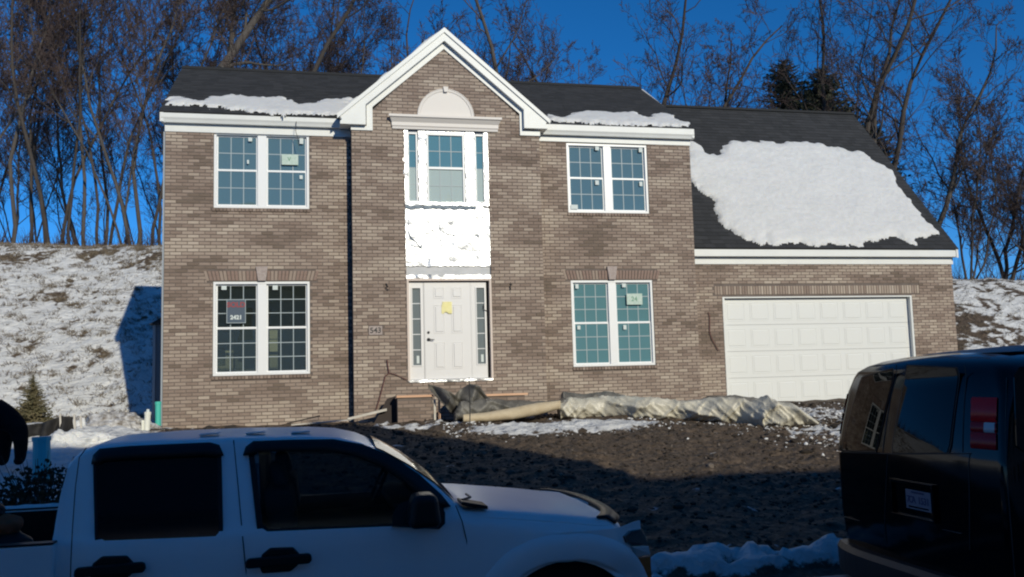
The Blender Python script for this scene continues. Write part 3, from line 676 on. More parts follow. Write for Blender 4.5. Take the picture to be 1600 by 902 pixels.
# soffit strips of the gable
# left side bump-out seen past the corner
lb = MB(); lb.box(-.44, -.02, 1.6, 3.2, -1, 1.22); lb.build('side_bay', mat('blue_grey_siding', (.11, .14, .17), .6), house)
lb = MB(); lb.prism([(-.52, 1.22), (0, 1.22), (0, 1.42), (-.2, 1.40)], 1.5, 3.3); lb.build('side_bay_roof', shing, house)
lb = MB(); lb.box(-.455, -.40, 1.58, 1.62, -1, 1.2); lb.build('corner_board', sidingm, house)
lb = MB(); lb.box(-.035, -.003, -.012, .10, -.9, 4.87); lb.build('corner_board', sidingm, house)

# loose wires on the walls
def wire(pts, y, m, r, label, cat='wire', name='wire'):
    q = MB(); P = [at(a_, b_, y) for a_, b_ in pts]; q.tube(P, r, 5); return tag(q.build(name, m), label, cat)
wire([(603,443),(606,448),(602,450),(607,453)], BP-.03, wirem, .010, 'short dark wire stub on the brick wall left of the front door')
wire([(797,442),(800,445),(797,447),(798,453)], BP-.03, wirem, .010, 'short dark wire stub on the brick wall right of the front door')
wire([(605,562),(606,572),(608,583),(602,588),(596,612),(588,640)], BP-.04, redwire, .011, 'reddish wire hanging down the brick wall below the house number')
wire([(608,583),(620,586),(636,594)], BP-.03, redwire, .007, 'thin reddish wire running from the hanging wire to the door sill')
wire([(1107,488),(1109,495),(1109,520),(1114,533),(1123,548)], GP-.03, redwire, .010, 'brown wire hanging on the brick wall left of the garage door')
wire([(1092,597),(1093,601),(1096,600)], GP-.02, whitep, .012, 'small white pipe stub low on the wall left of the garage door', 'pipe', 'pipe_stub')
wire([(463,190),(462,205),(464,212),(468,228)], -.17, wirem, .006, 'thin cable dangling from the left gutter over the upper left window')

# ------------------------------------------------------------------ snow lying on the roofs
def in_poly(p, poly):
    c = False; n_ = len(poly)
    for i in range(n_):
        (x1, y1), (x2, y2) = poly[i], poly[(i+1) % n_]
        if (y1 > p[1]) != (y2 > p[1]) and p[0] < (x2-x1)*(p[1]-y1)/(y2-y1)+x1: c = not c
    return c
def pdist(p, poly):
    d = 9; n_ = len(poly)
    for i in range(n_):
        a = Vector(poly[i]); b_ = Vector(poly[(i+1) % n_]); ab = b_-a; t = max(0, min(1, (Vector(p)-a).dot(ab)/max(ab.length_squared, 1e-9))); d = min(d, (Vector(p)-a-ab*t).length)
    return d if in_poly(p, poly) else -d
def roof_snow(pix, P, N, label, thick, res, edge, nzs=3.0, nza=.12):
    ex = Vector((1, 0, 0)); ex = (ex-N*ex.dot(N)).normalized(); ey = N.cross(ex)
    poly = []
    for px, py in pix:
        q = onp(px, py, P, N)-P; poly.append((q.dot(ex), q.dot(ey)))
    x0 = min(a for a, _ in poly)-.2; x1 = max(a for a, _ in poly)+.2; y0 = min(b_ for _, b_ in poly)-.2; y1 = max(b_ for _, b_ in poly)+.2
    nx_ = int((x1-x0)/res)+1; ny_ = int((y1-y0)/res)+1; idx = {}; m_ = MB(); val = {}
    for j in range(ny_+1):
        for i in range(nx_+1):
            p = (x0+i*res, y0+j*res); d = pdist(p, poly)+nza*fbm(p[0]*nzs, p[1]*nzs, 2, 3); val[i, j] = d
    for (i, j), d in val.items():
        if d > -res*.9:
            p = (x0+i*res, y0+j*res); h = max(0, d); hh = thick*(1-math.exp(-h/edge))*(1+.25*fbm(p[0]*1.3, p[1]*1.3, 4, 3)+.10*nz(p[0]*9, p[1]*9)) if d > 0 else 0
            if d <= 0: hh = -.02
            idx[i, j] = len(m_.v); m_.v.append(tuple(P+ex*p[0]+ey*p[1]+N*(.012+hh)))
    for (i, j) in idx:
        if (i+1, j) in idx and (i, j+1) in idx and (i+1, j+1) in idx and max(val[i, j], val[i+1, j], val[i, j+1], val[i+1, j+1]) > 0:
            m_.f.append((idx[i, j], idx[i+1, j], idx[i+1, j+1], idx[i, j+1]))
    o_ = m_.build('roof_snow', snowm, smooth=True); return tag(o_, label, 'snow')
roof_snow([(1070,226),(1085,222),(1100,235),(1120,242),(1130,233),(1135,220),(1200,224),(1260,222),(1350,240),(1370,255),(1393,270),(1412,300),(1440,335),(1462,366),(1445,370),(1432,372),(1428,382),(1412,378),(1390,370),(1378,378),(1340,384),(1240,384),(1205,382),(1196,376),(1190,384),(1172,374),(1150,374),(1135,362),(1122,345),(1118,325),(1098,300),(1085,280),(1070,270)],
          garP, garN, 'big white snow sheet covering the steep garage roof', .09, .035, .10, 2.6, .15)
roof_snow([(259,154),(285,154),(310,161),(330,153),(360,150),(400,154),(440,154),(465,164),(490,163),(510,158),(545,154),(548,172),(535,182),(430,180),(330,170),(320,167),(262,165)],
          mainP, mainN, 'long ragged snow strip along the left eave of the main roof', .055, .03, .06, 5, .13)
roof_snow([(855,182),(880,186),(895,178),(925,175),(960,178),(990,176),(1003,183),(1010,187),(1030,178),(1050,182),(1060,190),(1076,194),(1078,199),(960,197),(880,192),(858,190)],
          mainP, mainN, 'lumpy snow patch by the right eave of the main roof', .06, .03, .06, 5, .12)
for (a, b_), lab in (((0.04, .20), 'thin snow remnant low on the left slope of the front gable roof'), ((.36, .48), 'small snow remnant midway up the left slope of the front gable roof'), ((.68, .95), 'thin snow streak near the peak on the left slope of the front gable roof')):
    A, B = Vector((GL[0]-.02, -.47, GL[1]+.01)), Vector((GA[0], -.47, GA[1]+.03)); m_ = MB(); rows = []
    nn = 16
    for i in range(nn+1):
        t = a+(b_-a)*i/nn; p = A.lerp(B, t); h = .05*math.sin(math.pi*i/nn)*(.7+.6*abs(nz(i*.7, a*9)))
        rows.append([p+Vector((-.3, 0, .35)).normalized()*0+Vector((0, y_, hh)) for y_, hh in ((0, 0), (.01, h+.01), (.1, h+.02), (.22, h*.8), (.3, -.01))])
    tag(m_.loft(rows).build('roof_snow', snowm, smooth=True), lab, 'snow')

# ------------------------------------------------------------------ stoop foundation, lumber, tarps
st = thing('stoop_foundation', 'unfinished low brick stoop foundation with plank tops below the front door', 'stoop', (5.4, -.9, -.9))
SY = -1.0
pL0, pL1 = at(621, 622, SY), at(676, 622, SY); zt = pL0.z
def bwall(x0, x1, y, z0, z1, dep):
    m_ = MB(); m_.box(x0, x1, y+.006, y+dep, z0, z1-.005); w_ = m_.build('stoop_wall', mortar); keep(w_, st)
    rnd = random.Random(x0); z = z0; k = 0; meshes = {}
    while z+BH < z1:
        x_ = x0-(k % 2)*.107
        while x_ < x1:
            s_, e_ = max(x_, x0), min(x_+BL, x1)
            if e_-s_ > .03:
                q = MB(); brick_mesh(q, s_, e_, z, y, min(1, max(0, rnd.gauss(.3, .12)))); o_ = q.build('brick', brickm, w_)
            x_ += .213
        z += CH; k += 1
bwall(pL0.x, pL1.x, SY, -1.05, zt, .16)
pR0, pR1 = at(742, 620, SY+.15), at(820, 620, SY+.15); bwall(pR0.x, pR1.x, SY+.15, -1.05, pR0.z, .16)
m_ = MB(); m_.box(pL0.x-.02, pL1.x+.01, SY-.03, SY+.2, zt+.002, zt+.042); keep(m_.build('plank', lumber, bevel=.003), st)
m_ = MB(); m_.box(pR0.x-.10, pR1.x+.06, SY+.12, SY+.35, pR0.z+.002, pR0.z+.042); keep(m_.build('plank', lumber, bevel=.003), st)
m_ = MB(); m_.prism([(SY+.16, -1.05), (BP-.01, -1.05), (BP-.01, zt-.05), (SY+.16, zt)], pL0.x, pL0.x+.14, 'x'); keep(m_.build('side_wall', mat('dark_parged_block', (.045, .035, .032), .95)), st)
m_ = MB(); m_.prism([(pL0.x-.50, -1.0), (pL0.x-.01, -1.0), (pL0.x-.01, zt+.03), (pL0.x-.17, zt-.02)], BP-.35, BP-.30); keep(m_.build('side_wall', _m['dark_parged_block']), st)
for px, mt in ((679, palewood), (686, lumber)):
    P, Q = at(px, 624, SY+.02), at(px, 650, SY+.02); m_ = MB(); m_.box(P.x-.02, P.x+.02, SY+.0, SY+.04, -1.0, P.z); keep(m_.build('post', mt), st)
# white board lying to the left of the stoop
for (a1, b1, a2, b2), lab in (((543, 655, 604, 640), 'white board propped on the dirt left of the stoop'), ((455, 664, 548, 656), 'thin weathered board lying on the dirt along the left wall'), ((500, 650, 448, 662), 'thin brown strip of wood leaning low on the left wall')):
    A, B = at(a1, b1, -.75), at(a2, b2, -.75); d = (B-A)/2; m_ = MB(); m_.obox((A+B)/2, d, (0, .06, 0), (0, 0, .022 if 'white' in lab else .010)); tag(m_.build('board', palewood if 'brown' not in lab else bark), lab, 'board')
for i, (a1, b1) in enumerate(((328, 668), (361, 667))):
    P = at(a1, b1+3, -.6); m_ = MB(); rows = []
    bm = bmesh.new(); bmesh.ops.create_icosphere(bm, subdivisions=3, radius=.09)
    for v in bm.verts: v.co = Vector((v.co.x*1.3, v.co.y, v.co.z*.8))*(1+.35*nz(v.co.x*9+i, v.co.y*9, v.co.z*9))
    me = bpy.data.meshes.new('dirt_clod'); bm.to_mesh(me); bm.free(); me.materials.append(mat('clod_earth%d' % i, (.03, .024, .02), .95)); o_ = bpy.data.objects.new('dirt_clod', me); o_.location = P; sc.collection.objects.link(o_)
    tag(o_, ['dark earth clod against the wall below the lower left window', 'dark earth clod right of another clod below the lower left window'][i], 'clod')

def tarp(name, top, bot, y, depth, m, label, cat, seed, amp, nu=120, nv=34, freq=2.2, ends=True):
    """lumpy roll: top and bottom outline points (photo pixels on the plane Y=y) give its height; it has real depth"""
    def interp(L, t):
        t *= len(L)-1; i = min(int(t), len(L)-2); f = t-i; return L[i].lerp(L[i+1], f)
    if y is None: ys_ = [min(-1.6, hit(a, b_-1).y-.25) for a, b_ in bot]
    else: ys_ = [y]*len(top)
    T = [at(a, b_, yy) for (a, b_), yy in zip(top, ys_)]; B = [at(a, b_, yy) for (a, b_), yy in zip(bot, ys_)]; q = MB(); rows = []
    for i in range(nu+1):
        u_ = i/nu; a, b_ = interp(T, u_), interp(B, u_); hgt = a.z-b_.z; c = (a+b_)/2; r_ = []
        dd = depth*(math.sin(math.pi*min(1, max(0, u_)))**.2 if ends else 1)*.5+.02
        for j in range(nv):
            t = 2*math.pi*j/nv; cy_, sz_ = -math.cos(t), math.sin(t)
            p = Vector((b_.x+(a.x-b_.x)*(sz_*.5+.5), c.y+dd+cy_*dd, c.z+sz_*hgt/2))
            s_ = p.x*freq; d1, _v = noise.voronoi(Vector((s_*.8+p.z*1.6, p.y*1.6, p.z*2.2+seed))); d2, _v = noise.voronoi(Vector((s_*2.1-p.z*3, p.y*4, p.z*4.5+seed)))
            f1_ = (1-abs(nz(s_*.55+p.z*2.2, p.y*1.2+p.z, seed))*1.6); f2_ = (1-abs(nz(s_*1.5-p.z*3.4, p.y*1.5, seed+7))*1.6); f3_ = (1-abs(nz(s_*3.1+p.z*6, p.y*3-p.z*2, seed+3))*1.6)
            p += Vector((0, cy_, sz_*.30))*amp*(.9*max(0, f1_)**4+.6*max(0, f2_)**5+.35*max(0, f3_)**5+.5*(d1[1]-d1[0])-.75)
            r_.append(p)
        rows.append(r_)
    q.loft(rows, closed=True, cap=True); return tag(q.build(name, m, smooth=True), label, cat)
tarp('tarp', [(873,628),(900,622),(950,620),(990,617),(1030,622),(1060,627),(1100,626),(1130,622),(1160,622),(1190,628),(1212,622),(1225,628),(1245,632),(1262,640),(1281,655)],
     [(877,655),(900,656),(940,656),(990,657),(1030,658),(1060,658),(1100,660),(1130,662),(1160,664),(1190,668),(1212,670),(1225,671),(1245,671),(1262,669),(1281,664)], None, .7, tarpl,
     'long crumpled cream tarp roll lying in front of the right wall', 'tarp', 4, .15, nu=260, nv=60)
tarp('tarp', [(880,612),(920,616),(955,614),(978,616),(1000,622),(1040,628),(1080,628),(1120,620),(1165,618),(1205,624)], [(880,640),(920,640),(955,640),(978,640),(1000,640),(1040,640),(1080,640),(1120,640),(1165,640),(1205,640)], -1.35, .5, tarpd, 'dark ragged tarp edge showing behind the cream tarp roll', 'tarp', 11, .10)
tarp('foam_roll', [(724,648),(760,645),(800,638),(840,630),(876,626)], [(724,660),(760,660),(800,657),(840,650),(876,640)], -1.75, .22, blanket, 'tan foam roll curving down to the left of the cream tarp', 'roll', 6, .012, nu=60, nv=20)
tarp('tarp', [(712,646),(722,626),(740,628),(765,622),(800,626),(840,628),(872,626),(885,622)], [(712,660),(722,658),(740,656),(765,654),(800,650),(840,645),(872,640),(885,636)], -1.5, .5, tarpd, 'dark grey crumpled tarp heaped behind the tan foam roll', 'tarp', 3, .10)
q = MB()     # the twisted piece standing up at the door
ctrlT = [(670,600),(690,606),(712,618),(735,600),(752,604),(768,625)]; ctrlB = [(676,612),(700,640),(712,650),(730,655),(745,640),(768,632)]
rows = []
for i in range(61):
    t = i/60*5; k_ = min(int(t), 4); f_ = t-k_; a = [ctrlT[k_][c]*(1-f_)+ctrlT[k_+1][c]*f_ for c in (0, 1)]; b_ = [ctrlB[k_][c]*(1-f_)+ctrlB[k_+1][c]*f_ for c in (0, 1)]
    r_ = []
    for j in range(22):
        s_ = j/21; px, py = a[0]*(1-s_)+b_[0]*s_, a[1]*(1-s_)+b_[1]*s_; P = at(px, py, -1.25); P.y += .16*math.sin(t*3.1+s_*2)+.12*(1-abs(nz(P.x*5+P.z*4, P.z*3, 2))*2)
        r_.append(P)
    rows.append(r_)
o_ = q.loft(rows).build('tarp', tarpd, smooth=True); tag(o_, 'twisted grey tarp sheet standing up in front of the door sill', 'tarp'); sol = o_.modifiers.new('s', 'SOLIDIFY'); sol.thickness = .01
q = MB(); A, B = at(733, 590, -2.3), at(734, 690, -2.3); q.tube([A, A.lerp(B, .5)+Vector((.01, 0, 0)), B], .009, 6)
tag(q.build('stake', wirem), 'thin dark steel stake standing in front of the door', 'stake')

# ------------------------------------------------------------------ left yard: pipes, fence, debris, sapling
def pipe(px, top, bot, y, rad, m, label, cap=None, lean=0):
    A, B = at(px+lean, top, y), at(px, bot, y); t_ = thing('pipe', label, 'pipe', tuple(B))
    q = MB(); d = (A-B); q.tube([B-d*.25, A], rad, 14); keep(q.build('pipe_body', m, smooth=False), t_)
    q = MB(); q.tube([A-d.normalized()*.05, A+d.normalized()*.004], rad*1.10, 14); keep(q.build('pipe_collar', m), t_)
    if cap: q = MB(); q.tube([A, A+d.normalized()*.05], [rad*.55, rad*.5], 10); keep(q.build('pipe_cap', cap), t_)
    return t_
pipe(247, 628, 680, -.6, .052, tealp, 'bright teal plastic pipe standing at the left corner of the house')
pipe(229, 644, 678, -1.0, .052, whitep, 'white plastic standpipe with a capped top beside the teal pipe', sticker, lean=2)
pipe(223, 657, 678, -1.0, .026, whitep, 'thin short white pipe left of the white standpipe')
pipe(65, 683, 752, -5.2, .105, tealp2, 'wide blue teal pipe standing in the shaded snow beside the bending person')
def fence_run(ptsT, ptsB, y, label):
    t_ = thing('silt_fence', label, 'fence', tuple(at(*ptsB[0], y))); q = MB(); rows = []
    N_ = 40
    for i in range(N_+1):
        t = i/N_*(len(ptsT)-1); k_ = min(int(t), len(ptsT)-2); f_ = t-k_
        a = [ptsT[k_][c]*(1-f_)+ptsT[k_+1][c]*f_ for c in (0, 1)]; b_ = [ptsB[k_][c]*(1-f_)+ptsB[k_+1][c]*f_ for c in (0, 1)]
        r_ = []
        for j in range(9):
            s_ = j/8; P = at(a[0]*(1-s_)+b_[0]*s_, a[1]*(1-s_)+b_[1]*s_, y); P.y += .07*math.sin(i*.5+s_*2)+.05*nz(i*.4, s_*3); r_.append(P)
        rows.append(r_)
    o_ = q.loft(rows).build('fabric', fabricb, smooth=True); keep(o_, t_); s2 = o_.modifiers.new('s', 'SOLIDIFY'); s2.thickness = .006
    return t_
f1 = fence_run([(18,668),(40,664),(62,662),(80,656),(96,650),(113,652)], [(18,692),(40,690),(62,690),(80,690),(96,690),(113,692)], hit(70, 690).y-.7, 'sagging black silt fence between the bending person and the snowy debris pile')
f2 = fence_run([(152,662),(163,650),(172,643),(184,645),(198,648)], [(152,670),(163,668),(172,668),(184,668),(198,670)], 1.5, 'short black silt fence run behind the rubble pile near the house corner')
for f_, L_ in ((f1, [(95,646,696), (117,648,682), (127,650,682)]), (f2, [(171,640,668), (198,642,668)])):
    for px, a, b_ in L_:
        y_ = f_.location.y-.03; P, Q = at(px-1, a, y_), at(px+1, b_, y_); q = MB(); d = (P-Q)/2; q.obox((P+Q)/2, (.014, 0, 0), (0, .014, 0), d); keep(q.build('stake', palewood, bevel=.003), f_)
def heap(px, py, y, rx, ry, rz, m, label, cat, seed, name):
    P = hit(px, py); P.z += .02; bm = bmesh.new(); bmesh.ops.create_icosphere(bm, subdivisions=5, radius=1)
    for v in bm.verts:
        d = 1+.30*fbm(v.co.x*2, v.co.y*2, v.co.z*2+seed, 4)+.14*abs(nz(v.co.x*7, v.co.y*7, v.co.z*7+seed)); v.co = Vector((v.co.x*rx, v.co.y*ry, max(-.3, v.co.z)*rz))*d
    me = bpy.data.meshes.new(name); bm.to_mesh(me); bm.free(); me.materials.append(m); me.polygons.foreach_set('use_smooth', [True]*len(me.polygons))
    o_ = bpy.data.objects.new(name, me); o_.location = P; sc.collection.objects.link(o_); return tag(o_, label, cat)
rub = mat('rubble_and_snow', (.16, .13, .10), .9, c2=(.66, .66, .66), scale=7, detail=6, bump=.8, bscale=12, bdist=.05)
heap(176, 680, -.3, .62, .4, .36, rub, 'low pile of brown rubble dusted with snow left of the white pipes', 'rubble pile', 2, 'rubble_pile')
heap(128, 698, -1.2, .55, .35, .24, snowm, 'rough lump of snow spilling below the stakes of the silt fence', 'snow', 5, 'snow_heap')
heap(99, 702, -1.6, .30, .25, .24, snowm, 'bright snow lump at the right end of the long silt fence', 'snow', 8, 'snow_heap')
for i, (px, py) in enumerate(((112,655),(120,660),(128,655))):
    P, Q = at(px, py, -1.35), at(px+(2-i)*2, py+22, -1.35); q = MB(); q.tube([P+Vector((0, 0, .02)), P.lerp(Q, .4)+Vector((.02, 0, 0)), Q], [.05, .045, .02], 8)
    tag(q.build('snow_clump', snowm, smooth=True), ['snow clinging to the leftmost fence stake', 'snow clinging to the middle fence stake', 'snow clinging to the rightmost fence stake of the long silt fence'][i], 'snow')

def conifer(name, base, hgt, rad, m, label, nlev, seed, cat='tree', dens=26, droop=.25, bare=.05):
    rnd = random.Random(seed); t_ = thing(name, label, cat, tuple(base)); q = MB(); q.tube([(0, 0, -.3), (0, 0, hgt*.5), (0, 0, hgt)], [hgt*.02+.01, hgt*.012+.006, .004], 6); q.build('trunk', bark, t_)
    q = MB()
    for k in range(nlev):
        f_ = bare+(1-bare)*(k+rnd.random())/nlev; z = hgt*f_; L_ = rad*(1-f_)**(.85 if cat == 'sapling' else .55)*rnd.uniform(.7, 1.15)+.03*hgt
        a = rnd.random()*6.283; d = Vector((math.cos(a), math.sin(a), .1-droop)); 
        for s_ in range(dens):
            u_ = (s_+rnd.random())/dens; p = d*L_*u_+Vector((0, 0, z+.25*L_*u_*u_)); wv = Vector((rnd.gauss(0, 1), rnd.gauss(0, 1), rnd.gauss(0, .5)-.25)).normalized()*L_*rnd.uniform(.10, .26)*(1.1-u_*.6)
            e_ = d.cross(wv).normalized()*L_*.035; q.add([p-e_, p+e_, p+wv+e_*.3, p+wv-e_*.3], [(0, 1, 2, 3)])
    q.build('crown', m, t_); return t_
P = at(50, 650, 3.9); P.z = H0(P.x, 3.9)-.05
conifer('evergreen_sapling', P, 1.2, .50, needle2, 'small brownish evergreen sapling at the foot of the snowy bank', 420, 5, 'sapling', 30)
# dark shrub beyond the truck bed
shr = thing('shrub', 'low dark leafy shrub in the shaded snow beyond the truck bed', 'shrub', tuple(at(62, 800, -9.2))); q = MB(); rnd = random.Random(3)
for i in range(70):
    a = rnd.random()*6.28; p0 = Vector((0, 0, -.25)); d = Vector((math.cos(a)*rnd.random()*.55, math.sin(a)*.3*rnd.random(), rnd.uniform(.18, .52))); q.tube([p0, d*.6+Vector((0, 0, -.1)), d], [.006, .004, .002], 3)
q.build('stem', bark, shr); q = MB()
for i in range(2600):
    a = rnd.random()*6.28; rr2 = rnd.random()**.5; p = Vector((math.cos(a)*.5*rr2, math.sin(a)*.30*rr2, rnd.uniform(-.25, .42*(1-rr2**2)+.02))); 
    p.z += .14*max(0, p.x*.8); wv = Vector((rnd.gauss(0, 1), rnd.gauss(0, 1), rnd.gauss(0, .6))).normalized()*.05; e_ = wv.cross(Vector((rnd.gauss(0, 1), 1, .3))).normalized()*.018; q.add([p, p+wv*.5+e_, p+wv, p+wv*.5-e_], [(0, 1, 2, 3)])
q.build('leaves', needle, shr)
#@@PART2@@
# ------------------------------------------------------------------ loose stones, clods and grass
_b = bmesh.new(); bmesh.ops.create_icosphere(_b, subdivisions=1, radius=1); ICO = ([v.co.copy() for v in _b.verts], [tuple(v.index for v in f.verts) for f in _b.faces]); _b.free()
def scatter_stones(n_, fx, label_name, m, smin, smax, seed):
    rnd = random.Random(seed); q = MB(); c = 0
    while c < n_:
        x, y = fx(rnd)
        if snowmask(x, y) > .45 and rnd.random() < .8: continue
        z = H(x, y); s = smin*(smax/smin)**(rnd.random()**2.2); p = Vector((x, y, z+s*.15)); sx, sy, sz = rnd.uniform(.7, 1.3), rnd.uniform(.6, 1.1), rnd.uniform(.45, .85); q.add([p+Vector((v.x*sx, v.y*sy, v.z*sz))*(s*rnd.uniform(.75, 1.2)) for v in ICO[0]], ICO[1], rnd.random()); c += 1
    o_ = q.build(label_name, m, stuff=True); return o_
stonem = attr_ramp(mat('loose_earth_stones', (.06, .05, .04), .95), 'tone', [(0, (.018, .013, .009)), (.6, (.05, .037, .027)), (.93, (.10, .078, .060)), (1, (.17, .14, .115))])
scatter_stones(15000, lambda r_: (r_.uniform(-1, 14), -9.6+9.2*r_.random()**.8), 'gravel', stonem, .008, .042, 5)
scatter_stones(350, lambda r_: (r_.uniform(1, 13.5), -9.4+8.4*r_.random()), 'clods', stonem, .03, .09, 15)
icem = attr_ramp(mat('ice_crumbs', (.5, .5, .5), .7), 'tone', [(0, (.35, .34, .33)), (1, (.72, .73, .75))])
scatter_stones(1900, lambda r_: (r_.gauss(11.8, .9), r_.gauss(-3.2, 1.2)), 'ice_crumbs', icem, .01, .05, 6)
scatter_stones(500, lambda r_: (r_.uniform(5, 9), r_.gauss(-2.6, .4)), 'ice_crumbs', icem, .008, .04, 8)
q = MB(); rnd = random.Random(9)
def tuft(q, x, y, z, h, nb, sp):
    for k in range(nb):
        a = rnd.random()*6.28; l_ = h*rnd.uniform(.5, 1.1); d = Vector((math.cos(a)*sp*rnd.random(), math.sin(a)*sp*rnd.random()-.03, l_)); b0 = Vector((x+rnd.gauss(0, sp*.3), y+rnd.gauss(0, sp*.3), z-.02)); e_ = Vector((math.sin(a), -math.cos(a), 0))*.006
        q.add([b0-e_, b0+e_, b0+d*.6+Vector((0, 0, l_*.15)), b0+d], [(0, 1, 2), (0, 2, 3)])
c = 0
while c < 9500:
    if rnd.random() < .8: x = rnd.uniform(-11, -.3); y = rnd.uniform(4.4, 17.5)
    else: x = rnd.uniform(18.5, 33); y = rnd.uniform(5, 17.5)
    s_ = snowmask(x, y)
    if s_ > .8 and rnd.random() < .85: continue
    if nz(x*1.9, y*2.6, 40) < .0 and rnd.random() < .8: continue
    tuft(q, x, y, H(x, y), rnd.uniform(.06, .18), 9, .15); c += 1
q.build('dry_grass', grassm, stuff=True)
q = MB()
for k in range(1500):
    x = rnd.uniform(-22, 50); y = rnd.uniform(16.2, 22); z = H(x, y); hh = rnd.uniform(.25, 1.1)*(1.3 if x > 16 else 1)
    for s_ in range(5):
        a = rnd.random()*6.28; d = Vector((math.cos(a)*.35*hh, math.sin(a)*.35*hh, hh*rnd.uniform(.6, 1.2))); p = Vector((x, y, z-.05)); q.tube([p, p+d*.5+Vector((rnd.gauss(0, .04), 0, .05)), p+d], [.012, .008, .003], 3, cap=False)
q.build('brush', twigm, stuff=True)

# ------------------------------------------------------------------ bare trees
def make_tree(seed, hgt, r0_, fork=.3, spread=.55, nlimb=9, upw=.35, lean=0, lev=3, stems=1, wob=.115):
    rnd = random.Random(seed); T = MB(); Cn = MB()
    def path(p, d, L_, n_, wb, uw):
        pts = [p.copy()]
        for i in range(n_):
            d = (d+Vector((rnd.gauss(0, wb), rnd.gauss(0, wb), rnd.gauss(0, wb*.5)+uw*.12))).normalized(); p = p+d*(L_/n_); pts.append(p.copy())
        return pts
    def limb(p, d, L_, r_, k):
        n_ = (12, 7, 4, 3, 2)[k]; pts = path(p, d, L_, n_, (wob, .26, .26, .28, .3)[k], upw if k else 1.0)
        rad = [max(.0085, r_*(1-.82*i/n_)) for i in range(n_+1)]
        (T if k < 2 else Cn).tube(pts, rad, (8, 5, 3, 3, 3)[k], cap=False)
        if k >= lev+1: return
        nch = (nlimb+2, 7, 6, 4)[k] if k < 4 else 0
        for c in range(nch):
            f_ = (fork+(1-fork)*(c+rnd.random())/nch) if k == 0 else (.22+.78*(c+rnd.random())/nch); f_ = min(f_, .99); i = int(f_*n_); q_ = pts[i].lerp(pts[min(i+1, n_)], f_*n_-i)
            i = min(i, n_-1); dd = (pts[i+1]-pts[i]).normalized(); a = rnd.random()*6.28; side = dd.cross(Vector((math.cos(a), math.sin(a), .2))).normalized(); sp_ = spread*rnd.uniform(.7, 1.4)*((1 if r0_ < .215 else 1.35) if k == 0 else 1.15)
            nd = (dd*(1-.35*sp_)+side*sp_).normalized(); rr3 = rad[i]*(rnd.uniform(.32, .52) if k == 0 else rnd.uniform(.45, .65))
            LL = L_*(1-f_*.66)*(rnd.uniform(.24, .42) if r0_ < .215 else rnd.uniform(.32, .52)) if k == 0 else L_*rnd.uniform(.36, .6)*(1-.35*f_)
            limb(q_, nd, LL, rr3, k+1)
    for s_ in range(stems):
        a = rnd.random()*6.28; d0 = Vector((lean+(math.cos(a)*.15 if stems > 1 else 0), math.sin(a)*.12 if stems > 1 else 0, 1)).normalized()
        limb(Vector((rnd.gauss(0, .12)*(stems > 1), 0, -.3)), d0, hgt*(1 if s_ == 0 else rnd.uniform(.8, 1)), r0_*(.66 if r0_ > .215 else .54)*(1 if stems == 1 else .75), 0)
    return T, Cn
def tree_obj(T, Cn, bm_, label, loc, group=None, name='bare_tree', rz=0, sc_=1):
    t_ = thing(name, label, 'tree', loc, group); t_.rotation_euler = (0, 0, rz); t_.scale = (sc_,)*3
    if isinstance(T, MB): a = T.build('trunk', bm_, t_, smooth=True); b_ = Cn.build('crown', twigm, t_); return t_, a.data, b_.data
    for nm, me in (('trunk', T), ('crown', Cn)): single(me, nm, (0, 0, 0), t_)
    return t_, T, Cn
V = []
for i, (h_, r_, fk, sp_, nl, up_, ln, stm) in enumerate(((15, .17, .42, .40, 11, .9, 0, 1), (16, .19, .35, .50, 11, .9, .03, 1), (14, .13, .45, .38, 11, .8, -.04, 1), (15, .15, .30, .42, 11, .9, .05, 2),
                                      (17, .14, .50, .36, 12, .9, .01, 1), (13, .12, .30, .42, 10, .9, -.06, 2), (16, .20, .28, .55, 11, .8, -.02, 1), (12, .10, .25, .50, 10, .7, .04, 1))):
    V.append(make_tree(100+i, h_, r_, fk, sp_, nl, up_, ln, 3, stm))
REG = (('slender bare tree in the dense woods on the snowy bank left of the house', 'bare woods left of the house'), ('slender bare tree in the woods seen over the left roof and left of the gable', 'bare woods over the left roof'),
       ('slender bare tree in the woods seen between the gable peak and the garage ridge', 'bare woods right of the gable peak'), ('thin distant bare tree in the background woods above and beyond the garage', 'bare woods beyond the garage'))
cache = {}
def put(v, px, y, s_=1., rz=None, lab=None, rnd=random):
    P = at(px, 420, y); z = H(P.x, y)-.05; rz = rnd.random()*6.28 if rz is None else rz
    reg = 0 if px < 255 else 1 if px < 640 else 2 if px < 975 else 3
    lab_ = lab or REG[reg][0]
    T, Cn = cache.get(v, V[v]); t_, a, b_ = tree_obj(T, Cn, bark if v % 3 else bark2, lab_, (P.x, y, z), None if lab else REG[reg][1], rz=rz, sc_=s_); cache[v] = (a, b_)
rnd = random.Random(21)
for px, y, v, s_ in ((18, 18.2, 0, .95), (44, 19.0, 4, .9), (78, 17.8, 1, .85), (92, 20, 2, 1), (108, 18.5, 4, .8), (131, 19.5, 0, .9), (152, 18, 2, .9), (168, 20, 4, .95), (187, 18.3, 3, .85), (206, 17.9, 6, .75), (216, 19.5, 0, 1), (236, 18.4, 4, .9), (-30, 19, 1, 1), (-70, 18, 3, 1), (250, 20, 2, 1)):
    put(v, px, y, s_, rnd=rnd)
for i in range(84):
    px = rnd.uniform(-150, 930) if i % 4 else rnd.uniform(300, 900); y = rnd.uniform(21, 46); put(rnd.randrange(8), px, y, rnd.uniform(.75, 1.1)*(1 if px < 620 else .84), rnd=rnd)
for i in range(3):
    px = rnd.uniform(-60, 300); y = rnd.uniform(20, 34); put(rnd.choice((0, 2, 4, 7)), px, y, rnd.uniform(.85, 1.05), rnd=rnd)
